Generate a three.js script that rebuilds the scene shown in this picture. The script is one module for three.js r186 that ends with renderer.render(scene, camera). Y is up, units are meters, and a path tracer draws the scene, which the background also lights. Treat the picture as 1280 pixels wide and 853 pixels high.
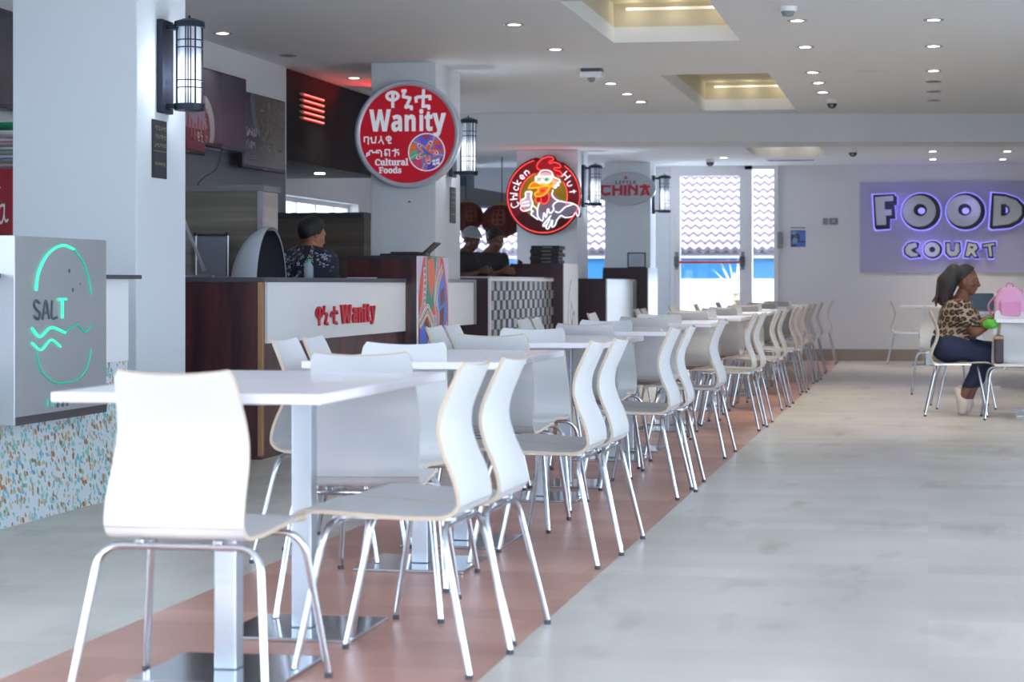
import * as THREE from 'three';
import { RoundedBoxGeometry } from 'three/addons/geometries/RoundedBoxGeometry.js';
import { mergeGeometries } from 'three/addons/utils/BufferGeometryUtils.js';
import { TextGeometry } from 'three/addons/geometries/TextGeometry.js';
import { FontLoader } from 'three/addons/loaders/FontLoader.js';
import { RectAreaLightUniformsLib } from 'three/addons/lights/RectAreaLightUniformsLib.js';
RectAreaLightUniformsLib.init();

// ---------- camera, sky, sun, exposure ----------
const scene = new THREE.Scene();
const renderer = new THREE.WebGLRenderer({ antialias: true });
renderer.toneMapping = THREE.LinearToneMapping;
renderer.toneMappingExposure = 1.74;
renderer.shadowMap.enabled = true;
renderer.shadowMap.type = THREE.PCFSoftShadowMap;
const YAW = Math.atan(0.17);
const camera = new THREE.PerspectiveCamera(2 * Math.atan(426.5 / 2520) * 180 / Math.PI, 1280 / 853, 0.05, 200);
camera.position.set(0, 1.02, 0);
camera.rotation.y = YAW;
camera.setViewOffset(1280, 853, -92, 71.5, 1280, 853);
camera.focus = 10.5;
camera.userData.fStop = 4.6;
scene.add(camera);
scene.background = new THREE.Color().setRGB(3.2, 3.75, 4.6);
const sun = new THREE.DirectionalLight(new THREE.Color().setRGB(1, 0.97, 0.93), 4.2);
sun.position.set(-1.8, 1.02 + 20 * 0.366, 20 - 5);
sun.target.position.set(-1.8, 1.02, -5);
sun.castShadow = true; sun.shadow.radius = 5;
sun.shadow.mapSize.set(4096, 4096);
Object.assign(sun.shadow.camera, { left: -12, right: 12, top: 14, bottom: -14, near: 1, far: 70 });
scene.add(sun, sun.target);

// ---------- helpers ----------
let seed = 7;
const rnd = () => { seed = (seed + 0x6d2b79f5) | 0; let t = Math.imul(seed ^ (seed >>> 15), 1 | seed); t = (t + Math.imul(t ^ (t >>> 7), 61 | t)) ^ t; return ((t ^ (t >>> 14)) >>> 0) / 4294967296; };
const rr = (a, b) => a + (b - a) * rnd();
const used = {};
function numbered(n) { const k = used[n] = (used[n] ?? -1) + 1; return k ? n + '_' + String(k).padStart(3, '0') : n; }
const shade = (o) => { o.traverse((m) => { if (m.isMesh) { m.castShadow = true; m.receiveShadow = true; } }); return o; };
function tag(o, label, category, group) { o.userData.label = label; o.userData.category = category; if (group) o.userData.group = group; return o; }
function thing(name, label, category, pos = [0, 0, 0], turn = 0, group) {
  const o = new THREE.Group(); o.name = numbered(name); o.position.set(...pos); o.rotation.y = turn; scene.add(o);
  return tag(o, label, category, group);
}
function part(name, geo, mat, parent, pos) {
  const m = new THREE.Mesh(geo, mat); m.name = name; m.castShadow = m.receiveShadow = true;
  if (pos) m.position.set(...pos);
  if (parent) parent.add(m);
  return m;
}
function lone(name, label, category, geo, mat, pos, turn = 0, group) {
  const m = part(numbered(name), geo, mat, scene, pos); m.rotation.y = turn; return tag(m, label, category, group);
}
function struct(name, geo, mat, pos, parent) {
  const m = part(parent ? name : numbered(name), geo, mat, parent ?? scene, pos); if (!parent) m.userData.kind = 'structure'; return m;
}
function dup(root, label, pos, turn, group) {
  const r = root.clone(); r.name = numbered(root.name.replace(/_\d+$/, '')); r.position.set(...pos); r.rotation.y = turn;
  r.userData = { ...root.userData, label }; if (group) r.userData.group = group; scene.add(r); return r;
}
// box from corner to corner, uv in metres
function uvBox(g) {
  const p = g.attributes.position, n = g.attributes.normal, uv = new Float32Array(p.count * 2);
  for (let i = 0; i < p.count; i++) {
    const ax = Math.abs(n.getX(i)), ay = Math.abs(n.getY(i)), az = Math.abs(n.getZ(i));
    if (ay > ax && ay > az) { uv[2 * i] = p.getX(i); uv[2 * i + 1] = p.getZ(i); } else if (ax > az) { uv[2 * i] = p.getZ(i); uv[2 * i + 1] = p.getY(i); } else { uv[2 * i] = p.getX(i); uv[2 * i + 1] = p.getY(i); }
  }
  g.setAttribute('uv', new THREE.BufferAttribute(uv, 2)); return g;
}
function span(x0, x1, y0, y1, z0, z1, r = 0) {
  const w = x1 - x0, h = y1 - y0, d = z1 - z0;
  const g = r ? new RoundedBoxGeometry(w, h, d, 2, r) : new THREE.BoxGeometry(w, h, d);
  g.translate((x0 + x1) / 2, (y0 + y1) / 2, (z0 + z1) / 2); return uvBox(g);
}
const bx = (w, h, d, x = 0, y = 0, z = 0, r = 0) => span(x - w / 2, x + w / 2, y - h / 2, y + h / 2, z - d / 2, z + d / 2, r);
const merge = (l) => mergeGeometries(l.map((g) => { const q = g.index ? g.toNonIndexed() : g; for (const k of Object.keys(q.attributes)) if (!['position', 'normal', 'uv'].includes(k)) q.deleteAttribute(k); return q; }));
const cyl = (r0, r1, h, x = 0, y = 0, z = 0, s = 24) => new THREE.CylinderGeometry(r1, r0, h, s).translate(x, y, z);
const V = (x, y, z) => new THREE.Vector3(x, y, z);
function tube(pts, r, n = 24, closed = false, s = 8) { return new THREE.TubeGeometry(new THREE.CatmullRomCurve3(pts.map((p) => p.isVector3 ? p : V(...p)), closed, 'centripetal'), n, r, s, closed); }
// poly with rounded corners through points
function roundPath(pts, rad, seg = 5) {
  const v = pts.map((p) => V(...p)), out = [v[0]];
  for (let i = 1; i < v.length - 1; i++) {
    const a = v[i - 1].clone().sub(v[i]), b = v[i + 1].clone().sub(v[i]), la = a.length(), lb = b.length(), r = Math.min(rad, la * 0.49, lb * 0.49);
    const p = v[i].clone().addScaledVector(a, r / la), q = v[i].clone().addScaledVector(b, r / lb);
    for (let k = 0; k <= seg; k++) { const t = k / seg; out.push(p.clone().multiplyScalar((1 - t) ** 2).addScaledVector(v[i], 2 * t * (1 - t)).addScaledVector(q, t * t)); }
  }
  out.push(v[v.length - 1]); return out;
}
function pathTube(pts, r, s = 10) { // straight segments between given points, no overshoot
  const c = new THREE.CurvePath(); for (let i = 0; i < pts.length - 1; i++) if (pts[i].distanceTo(pts[i + 1]) > 1e-5) c.add(new THREE.LineCurve3(pts[i], pts[i + 1]));
  const P = [], N = [], I = []; let nrm = null;
  const tan = pts.map((p, i) => pts[Math.min(i + 1, pts.length - 1)].clone().sub(pts[Math.max(i - 1, 0)]).normalize());
  pts.forEach((p, i) => {
    const t = tan[i];
    if (!nrm) nrm = (Math.abs(t.y) < 0.9 ? V(0, 1, 0) : V(1, 0, 0)).cross(t).normalize(); else nrm = nrm.addScaledVector(t, -nrm.dot(t)).normalize();
    const b = t.clone().cross(nrm);
    for (let k = 0; k <= s; k++) { const a = k / s * Math.PI * 2, d = nrm.clone().multiplyScalar(Math.cos(a)).addScaledVector(b, Math.sin(a)); P.push(p.x + d.x * r, p.y + d.y * r, p.z + d.z * r); N.push(d.x, d.y, d.z); }
    nrm = nrm.clone();
  });
  for (let i = 0; i < pts.length - 1; i++) for (let k = 0; k < s; k++) { const a = i * (s + 1) + k, b = a + s + 1; I.push(a, a + 1, b, b, a + 1, b + 1); }
  for (const [i, flip] of [[0, 1], [pts.length - 1, 0]]) { const c0 = P.length / 3, t = tan[i]; P.push(pts[i].x, pts[i].y, pts[i].z); N.push(t.x * (flip ? -1 : 1), t.y * (flip ? -1 : 1), t.z * (flip ? -1 : 1)); for (let k = 0; k < s; k++) { const a = i * (s + 1) + k; flip ? I.push(c0, a + 1, a) : I.push(c0, a, a + 1); } }
  const g = new THREE.BufferGeometry(); g.setAttribute('position', new THREE.Float32BufferAttribute(P, 3)); g.setAttribute('normal', new THREE.Float32BufferAttribute(N, 3)); g.setAttribute('uv', new THREE.Float32BufferAttribute(new Float32Array(P.length / 3 * 2), 2)); g.setIndex(I); return g;
}
function extrude(shape, depth, bevel = 0, seg = 16) {
  const g = new THREE.ExtrudeGeometry(shape, { depth, bevelEnabled: bevel > 0, bevelThickness: bevel, bevelSize: bevel, bevelOffset: -bevel, bevelSegments: 2, curveSegments: seg }); return g;
}
function poly(pts, holes = []) { const s = new THREE.Shape(pts.map((p) => new THREE.Vector2(...p))); for (const h of holes) s.holes.push(new THREE.Path(h.map((p) => new THREE.Vector2(...p)))); return s; }
function ellipsePath(cx, cy, rx, ry, n = 40) { return [...Array(n)].map((_, i) => [cx + rx * Math.cos(i / n * 2 * Math.PI), cy + ry * Math.sin(i / n * 2 * Math.PI)]); }

// ---------- textures ----------
function canvasTex(w, h, draw, repeat, srgb = true) {
  const c = document.createElement('canvas'); c.width = w; c.height = h; draw(c.getContext('2d'), w, h);
  const t = new THREE.CanvasTexture(c); if (srgb) t.colorSpace = THREE.SRGBColorSpace; t.magFilter = THREE.LinearFilter;
  if (repeat) { t.wrapS = t.wrapT = THREE.RepeatWrapping; t.repeat.set(...repeat); }
  return t;
}
function makeNoise(sd) { // tileable value noise
  const tab = new Float32Array(65536); let s = sd; for (let i = 0; i < 65536; i++) { s = (Math.imul(s, 1664525) + 1013904223) | 0; tab[i] = (s >>> 8) / 16777216; }
  return (x, y, px, py) => { const ix = Math.floor(x), iy = Math.floor(y), fx = x - ix, fy = y - iy, u = fx * fx * (3 - 2 * fx), v = fy * fy * (3 - 2 * fy), m = (a, b) => tab[((((a % px) + px) % px) * 257 + (((b % py) + py) % py) * 31 * 7 + 11) & 65535]; return (m(ix, iy) * (1 - u) + m(ix + 1, iy) * u) * (1 - v) + (m(ix, iy + 1) * (1 - u) + m(ix + 1, iy + 1) * u) * v; };
}
function noiseTex(n, sizeM, fn, srgb = true) { // fn(u,v,noise) -> [r,g,b] 0..255
  const data = new Uint8Array(n * n * 4), nz = makeNoise(1234);
  for (let y = 0; y < n; y++) for (let x = 0; x < n; x++) { const c = fn(x / n, y / n, nz), o = (y * n + x) * 4; data[o] = c[0]; data[o + 1] = c[1]; data[o + 2] = c[2]; data[o + 3] = 255; }
  const t = new THREE.DataTexture(data, n, n); t.wrapS = t.wrapT = THREE.RepeatWrapping; t.magFilter = THREE.LinearFilter; t.minFilter = THREE.LinearMipmapLinearFilter; t.generateMipmaps = true; if (srgb) t.colorSpace = THREE.SRGBColorSpace; t.repeat.set(1 / sizeM[0], 1 / sizeM[1]); t.needsUpdate = true; return t;
}
const clampB = (x) => Math.max(0, Math.min(255, x));
const fbm = (z, u, v, a, b, oct = 4) => { let s = 0, k = 0.5; for (let i = 0; i < oct; i++) { s += k * z(u * a, v * b, a, b); a *= 2; b *= 2; k *= 0.5; } return s; };
const floorTex = noiseTex(1024, [6, 6], (u, v, z) => {
  const a = fbm(z, u, v, 18, 6), b = fbm(z, u, v, 40, 14, 3), row = Math.floor(v * 30), off = z(row * 7.3, 3.1, 64, 64), pl = z(Math.floor((u + off) * 5) + row * 13, row, 61, 61);
  const s = Math.max(0, b - 0.56) * 110, t = (a - 0.47) * 34 + (pl - 0.5) * 13 - s;
  return [clampB(206 + t), clampB(202 + t), clampB(193 + t * 1.1)];
});
const redTex = noiseTex(512, [2.4, 2.4], (u, v, z) => {
  const a = fbm(z, u, v, 8, 8), row = Math.floor(v * 12), pl = z(Math.floor(u * 4 + (row % 2) * 0.5) + row * 17, row, 61, 61), t = (a - 0.47) * 40 + (pl - 0.5) * 22;
  return [clampB(199 + t), clampB(150 + t), clampB(132 + t * 0.9)];
});
const woodTex = (c0, c1, sx, sy) => noiseTex(512, [sx, sy], (u, v, z) => {
  const g = fbm(z, u, v, 3, 40), k = fbm(z, u, v, 5, 9, 3), q = Math.min(1, Math.max(0, g * 1.1 + (k > 0.6 ? (k - 0.6) * -2.5 : 0)));
  return [0, 1, 2].map((i) => clampB(c0[i] + (c1[i] - c0[i]) * q));
});
const walnutTex = noiseTex(512, [1.1, 1.4], (u, v, z) => { const g = fbm(z, u, v, 14, 2, 4), q = Math.max(0, Math.min(1, (g - 0.3) * 2.2)); return [clampB(52 + 44 * q), clampB(38 + 14 * q), clampB(44 + 8 * q)]; });
const terrazzoTex = canvasTex(1024, 1024, (c, w) => {
  c.fillStyle = '#d7e2e8'; c.fillRect(0, 0, w, w);
  const cols = ['#6fbcc6', '#8cccc9', '#b58a60', '#c69a68', '#8fd0c8', '#9a6f45', '#6fb9d6', '#d6c09c', '#86c2ae'];
  for (let i = 0; i < 2300; i++) { const x = rnd() * w, y = rnd() * w, r = rr(4, 13), a = rnd() * 3, col = cols[Math.floor(rnd() * cols.length)]; for (const dx of [-w, 0, w]) for (const dy of [-w, 0, w]) { c.beginPath(); c.ellipse(x + dx, y + dy, r * 0.75, r * 1.2, a * 0.4, 0, 7); c.fillStyle = col; c.fill(); } }
}, [1 / 1.15, 1 / 1.15]);
const brushTex = noiseTex(512, [0.6, 0.6], (u, v, z) => { const t = fbm(z, u, v, 4, 120, 3) * 60 + fbm(z, u, v, 3, 3, 3) * 40; return [clampB(110 + t), clampB(110 + t), clampB(110 + t)]; }, false);

// ---------- materials ----------
const std = (o) => new THREE.MeshStandardMaterial(o), hex = (h, rough = 0.6, more = {}) => std({ color: h, roughness: rough, ...more });
const M = {
  wall: hex('#dfe3e6', 0.85), ceil: hex('#eef2f6', 0.9), beam: hex('#e2e7eb', 0.9), coffer: hex('#d9d3bb', 0.9), column: hex('#dbe2e8', 0.7), backWall: hex('#e2e3e8', 0.85),
  floor: std({ map: floorTex, roughness: 0.33 }), strip: std({ map: redTex, roughness: 0.32 }), skirting: hex('#9c9186', 0.6),
  ply: std({ vertexColors: true, roughness: 0.38 }), chrome: std({ color: '#c9ced6', metalness: 1, roughness: 0.18 }), rubber: hex('#4a4d55', 0.7),
  top: hex('#eceaf0', 0.28), steel: std({ color: '#bcc4cd', metalness: 1, roughness: 0.34 }), polished: std({ color: '#cfd4da', metalness: 1, roughness: 0.13 }),
  brushed: std({ color: '#c6cacf', metalness: 0.85, roughness: 0.46, bumpMap: brushTex, bumpScale: 0.00008 }),
  walnut: std({ map: walnutTex, roughness: 0.3 }), walnutPlain: hex('#3a2a33', 0.4), dark: hex('#33343d', 0.5), black: hex('#1d1f27', 0.45), blackPanel: hex('#10131c', 0.85), darkTop: hex('#474a55', 0.4),
  white: hex('#eef1f4', 0.35), whiteGloss: std({ color: '#f0f3f6', roughness: 0.22 }), frameWhite: hex('#e2e3e6', 0.45), grey: hex('#8c9096', 0.5), greyDark: hex('#5c6068', 0.5),
  oakGrey: std({ map: woodTex([88, 86, 80], [146, 140, 128], 2.4, 1.2), roughness: 0.6 }), oakDark: std({ map: woodTex([66, 58, 52], [104, 94, 84], 2.4, 1.2), roughness: 0.6 }), oakPale: std({ map: woodTex([150, 140, 132], [196, 186, 176], 2.4, 1.2), roughness: 0.6 }), edgeOak: hex('#a8805a', 0.55), stone: hex('#7a7b7e', 0.6),
  terrazzo: std({ map: terrazzoTex, roughness: 0.4 }), glass: new THREE.MeshPhysicalMaterial({ color: '#ffffff', transmission: 1, thickness: 0, roughness: 0.02, ior: 1.45 }),
  iron: std({ color: '#2c3140', roughness: 0.45, metalness: 0.5 }), frosted: std({ color: '#e8ecf4', roughness: 0.6, emissive: '#eef3ff', emissiveIntensity: 0.3 }), bulb: std({ color: '#fff', emissive: '#f4f8ff', emissiveIntensity: 4 }),
  led: std({ color: '#fff', emissive: '#fff4e0', emissiveIntensity: 6 }), cable: hex('#2d2f36', 0.6), red: hex('#c2182b', 0.35), redRod: hex('#c8432e', 0.4), paper: hex('#e9ecf2', 0.8),
};

// ---------- the building ----------
const PI = Math.PI;
struct('floor', span(-1.14, 5.2, -0.1, 0, -26.95, 1.0), M.floor);
struct('floor', span(-6.8, -2.36, -0.1, 0, -26.95, 1.0), M.floor);
struct('floor_strip', span(-2.36, -1.14, -0.1, 0, -26.95, 1.0), M.strip);
struct('ground', new THREE.BoxGeometry(120, 0.2, 120), hex('#b9b7b2', 0.9), [0, -0.21, -14]);
function slab(name, pts, holes, y0, th, mat) { const g = extrude(poly(pts, holes), th); g.rotateX(PI / 2).translate(0, y0 + th, 0); return struct(name, uvBox(g), mat); }
const rect = (x0, x1, z0, z1) => [[x0, z0], [x1, z0], [x1, z1], [x0, z1]];
const coffers = [[-2.39, -1.42, -15.37, -13.05, 2.88], [-2.36, -1.39, -21.55, -17.8, 2.88], [-2.1, -1.24, -25.12, -23.35, 2.6]];
slab('ceiling', [[-6.8, 1.0], [5.2, 1.0], [5.2, -23.6], [-6.8, -21.56]], coffers.slice(0, 2).map((c) => rect(c[0], c[1], c[2], c[3])), 2.88, 0.12, M.ceil);
slab('ceiling', [[-6.8, -21.56], [5.2, -23.6], [5.2, -27.1], [-6.8, -27.1]], [rect(...coffers[2].slice(0, 4))], 2.6, 0.12, M.ceil);
for (const [x0, x1, z0, z1, y] of coffers) {
  const h = y > 2.7 ? 0.3 : 0.24, t = 0.04;
  struct('trim_1', merge([span(x0 - t, x0, y + 0.12, y + h, z0 - t, z1 + t), span(x1, x1 + t, y + 0.12, y + h, z0 - t, z1 + t), span(x0, x1, y + 0.12, y + h, z0 - t, z0), span(x0, x1, y + 0.12, y + h, z1, z1 + t)]), M.coffer).name = numbered('ceiling_recess_side');
  struct('ceiling_recess_top', span(x0 - t, x1 + t, y + h, y + h + 0.04, z0 - t, z1 + t), M.coffer);
  // a warm light strip on a ledge at the far side of the recess
  const tb = lone('cove_light', `warm strip light on a ledge inside the ${['first', 'second', 'third and lowest'][coffers.findIndex((c) => c[2] === z0)]} ceiling recess`, 'lamp', span(x0 + 0.1, x1 - 0.1, 0, 0.02, 0, 0.02), std({ color: '#fff', emissive: '#ffeccc', emissiveIntensity: 0.2 }), [0, y + h - 0.06, z0 + 0.04]);
  const n = y > 2.7 ? 3 : 2;
  for (let i = 0; i < n; i++) { const p = new THREE.PointLight('#fff0d8', 0.014); p.position.set(x0 + (x1 - x0) * (i + 0.5) / n, y + h - 0.07, z0 + 0.12); p.shadow.radius = 2; p.castShadow = true; scene.add(p); }
}
struct('beam', uvBox(new THREE.BoxGeometry(14.6, 0.4, 0.8)), M.beam, [-1.2, 2.77, -22.5]).rotation.y = YAW;
function vwall(name, w, h, holes, mat, th) { return uvBox(extrude(poly([[0, 0], [w, 0], [w, h], [0, h]], holes.map(([a, b, c, d]) => [[a, c], [b, c], [b, d], [a, d]])), th)); }
// back wall (x from -6.8), openings: kitchen window, door with side light
struct('wall_back', vwall('', 12, 2.72, [[0.35, 2.56, 0.95, 2.22], [3.37, 4.82, 0.02, 2.62]], M.backWall, 0.2).translate(-6.8, 0, -27.15), M.backWall);
{ // unseen right wall, its tall windows added to bring in daylight
  const g = vwall('', 28.2, 3.0, [...Array(4)].map((_, i) => [0.6 + i * 3.4, 3.6 + i * 3.4, 0.12, 2.55]), M.wall, 0.2); g.rotateY(PI / 2).translate(5.0, 0, 1.0); struct('wall_right', g, M.wall);
}
struct('wall_front', vwall('', 12, 3.0, [[3.6, 9.2, 0.02, 1.85], [4.87, 5.17, 2.395, 2.56]], M.wall, 0.2).translate(-6.8, 0, 0.8), M.wall);  // narrow upper slot added unseen, shaping the sun patch on the nearest chair
{ const g = vwall('', 28.2, 3.0, [[1.2, 6.6, 0.12, 2.5], [20.5, 23.9, 1.15, 1.95]], M.wall, 0.2); g.rotateY(PI / 2).translate(-6.8, 0, 1.0); struct('wall_left', g, M.wall); }  // the front opening, out of view, is added to light the left floor
struct('wall_stall', span(-5.6, -5.44, 0, 2.88, -16.65, -7.2), M.wall);
struct('wall_panel', span(-5.44, -5.43, 0, 2.05, -16.6, -12.2), hex('#6d7179', 0.6));
struct('column', span(-4.75, -4.06, 0, 2.88, -10.65, -9.95, 0.008), M.column);
struct('column', span(-4.62, -4.06, 0, 2.88, -17.3, -16.41, 0.008), M.column);
struct('column', span(-4.79, -4.06, 0, 2.6, -24.05, -23.32, 0.008), M.column);
struct('column', span(-4.15, -3.55, 0, 2.6, -26.4, -25.9, 0.008), M.column);
struct('baseboard_back', span(-1.98, 5, 0, 0.155, -26.95, -26.925), M.skirting);
struct('trim_1', span(-1.98, 5, 1.735, 1.76, -26.95, -26.93), M.frameWhite).name = 'cable_trunking';
// partitions of the first stall
{ const p = thing('wood_partition', 'grey wood-grain partition with dark stone cap and steel corner, left of the seated worker', 'partition', [-4.84, 0, -12.83]);
  part('panel', span(-0.59, 0.59, 0, 1.62, 0.29, 0.33), M.oakGrey, p); part('side_panel', span(0.56, 0.59, 0, 1.62, 0.0, 0.29), M.oakPale, p); part('corner_strip', span(0.565, 0.6, 0, 1.62, 0.325, 0.34), M.steel, p); part('cap', span(-0.6, 0.61, 1.62, 1.66, -0.01, 0.345), M.stone, p); part('back_panel', span(-0.59, 0.56, 0, 1.62, 0.0, 0.03), M.oakGrey, p); }
{ const p = thing('wood_partition', 'dark brown wood-grain partition with black cap behind the seated worker', 'partition', [-5.03, 0, -16.3]);
  part('panel', span(-0.41, 0.41, 0, 1.565, -0.1, 0.1), M.oakDark, p); part('cap', span(-0.41, 0.41, 1.565, 1.615, -0.11, 0.12), M.dark, p); }
{ const p = thing('black_fascia', 'black ceiling-hung panel with red glowing pencil lights, left of the round red sign', 'panel', [-5.44, 2.09, -18.2]);
  part('front_panel', span(-0.04, 0, 0, 0.785, -1.5, 1.54), M.blackPanel, p); part('underside', span(-1.1, -0.04, 0, 0.05, -1.5, 1.54), M.blackPanel, p); part('end_panel', span(-1.1, -0.04, 0.05, 0.785, 1.5, 1.54), M.blackPanel, p);
  const d = part('underside_light', cyl(0.05, 0.05, 0.01, -0.35, -0.004, -0.55), M.led, p);
  for (let i = 0; i < 5; i++) { const y = 2.69 - i * 0.052;
    const q = thing('pencil_light', `red glowing pencil-shaped light on the black panel, ${['topmost', 'second from the top', 'middle', 'second from the bottom', 'lowest'][i]} of five`, 'light', [-5.43, y, -17.38], 0, 'pencil lights on the black panel');
    part('rod', cyl(0.014, 0.014, 0.62, 0, 0, 0, 12).rotateX(PI / 2), std({ color: '#d65a48', emissive: '#ff4030', emissiveIntensity: 0.3 }), q); part('tip', new THREE.ConeGeometry(0.014, 0.11, 12).rotateX(PI / 2).translate(0, 0, 0.365), hex('#c9b9a8'), q); part('glow_core', cyl(0.005, 0.005, 0.6, 0.011, 0, 0, 8).rotateX(PI / 2), std({ color: '#fff', emissive: '#ffb0a0', emissiveIntensity: 0.7 }), q); }
  const l = new THREE.SpotLight('#ff2a20', 1.6, 0, 0.5, 0.7); l.position.set(-4.9, 2.57, -18.65); l.target.position.set(-5.17, 2.9, -18.05); l.shadow.radius = 2; scene.add(l, l.target);
  lone('red_lamp', 'small red uplight hanging behind the round red sign beside the black panel', 'lamp', merge([cyl(0.03, 0.03, 0.05), cyl(0.005, 0.005, 0.36, 0.028, 0.18, 0, 8)]), std({ color: '#a22', emissive: '#ff2a20', emissiveIntensity: 0.6 }), [-4.9, 2.53, -18.65]);
}
// door
{ const d = new THREE.Group(); d.name = 'door_1'; d.position.set(-3.42, 0, -26.95); d.userData.kind = 'structure'; scene.add(d);
  const F = M.frameWhite;
  part('door_frame', merge([span(0, 0.06, 0, 2.61, -0.1, 0.05), span(1.0, 1.1, 0, 2.61, -0.1, 0.05), span(1.39, 1.45, 0, 2.61, -0.1, 0.05), span(0.06, 1.39, 2.55, 2.61, -0.1, 0.05), span(1.1, 1.39, 0, 0.08, -0.1, 0.05)]), F, d);
  const leaf = part('door_leaf', merge([span(0.06, 0.13, 0.01, 2.55, -0.06, 0.02), span(0.93, 1.0, 0.01, 2.55, -0.06, 0.02), span(0.13, 0.93, 2.47, 2.55, -0.06, 0.02), span(0.13, 0.93, 0.01, 0.12, -0.06, 0.02)]), F, d);
  part('pane', span(0.13, 0.93, 0.12, 2.47, -0.025, -0.019), M.glass, leaf); part('pane', span(1.1, 1.39, 0.08, 2.55, -0.025, -0.019), M.glass, d);
  const pb = thing('panic_bar', 'red push bar with dark end brackets across the glass door', 'handle', [-2.89, 1.31, -26.88]);
  part('bar', cyl(0.018, 0.018, 0.86, 0, 0, 0, 14).rotateZ(PI / 2), hex('#c8443a', 0.4), pb); for (const s of [-1, 1]) { part('bracket', bx(0.07, 0.14, 0.09, s * 0.44, 0.01, -0.01, 0.015), M.greyDark, pb); part('bracket_plate', bx(0.06, 0.24, 0.02, s * 0.45, 0.02, -0.045, 0.006), M.grey, pb); }
  lone('door_closer', 'small grey box on the frame beside the narrow side window', 'box', bx(0.06, 0.22, 0.06, 0, 0, 0, 0.01), M.grey, [-1.95, 1.6, -26.9]);
}
{ const w = new THREE.Group(); w.name = 'window_1'; w.position.set(-6.45, 0.95, -27.0); w.userData.kind = 'structure'; scene.add(w);
  part('window_frame', merge([span(0, 0.06, 0, 1.27, -0.08, 0.03), span(2.15, 2.21, 0, 1.27, -0.08, 0.03), span(0.06, 2.15, 1.21, 1.27, -0.08, 0.03), span(0.06, 2.15, 0, 0.06, -0.08, 0.03), span(0.62, 0.68, 0.06, 1.21, -0.08, 0.03), span(1.4, 1.46, 0.06, 1.21, -0.08, 0.03)]), M.grey, w);
  part('pane', span(0.06, 2.15, 0.06, 1.21, -0.03, -0.025), M.glass, w); }
{ const w = new THREE.Group(); w.name = 'window_2'; w.position.set(-6.75, 1.15, -19.5); w.userData.kind = 'structure'; scene.add(w);
  part('window_frame', merge([span(-0.03, 0.03, 0, 0.05, -3.4, 0), span(-0.03, 0.03, 0.75, 0.8, -3.4, 0), ...[0, -0.7, -1.4, -2.1, -2.8, -3.36].map((z) => span(-0.03, 0.03, 0.05, 0.75, z - 0.04, z))]), M.frameWhite, w);
  part('pane', span(-0.004, 0.004, 0.05, 0.75, -3.36, -0.04), M.glass, w); }
// frames of the unseen daylight windows in the right wall
for (let i = 0; i < 4; i++) { const w = new THREE.Group(); w.name = 'window_' + (i + 3); w.position.set(5.1, 0.12, 0.4 - i * 3.4); w.userData.kind = 'structure'; scene.add(w);
  part('window_frame', merge([span(-0.03, 0.03, 0, 0.06, -3, 0), span(-0.03, 0.03, 2.37, 2.43, -3, 0), ...[-0.06, -1.53, -3].map((z) => span(-0.03, 0.03, 0.06, 2.37, z, z + 0.06))]), M.frameWhite, w); }
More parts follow.
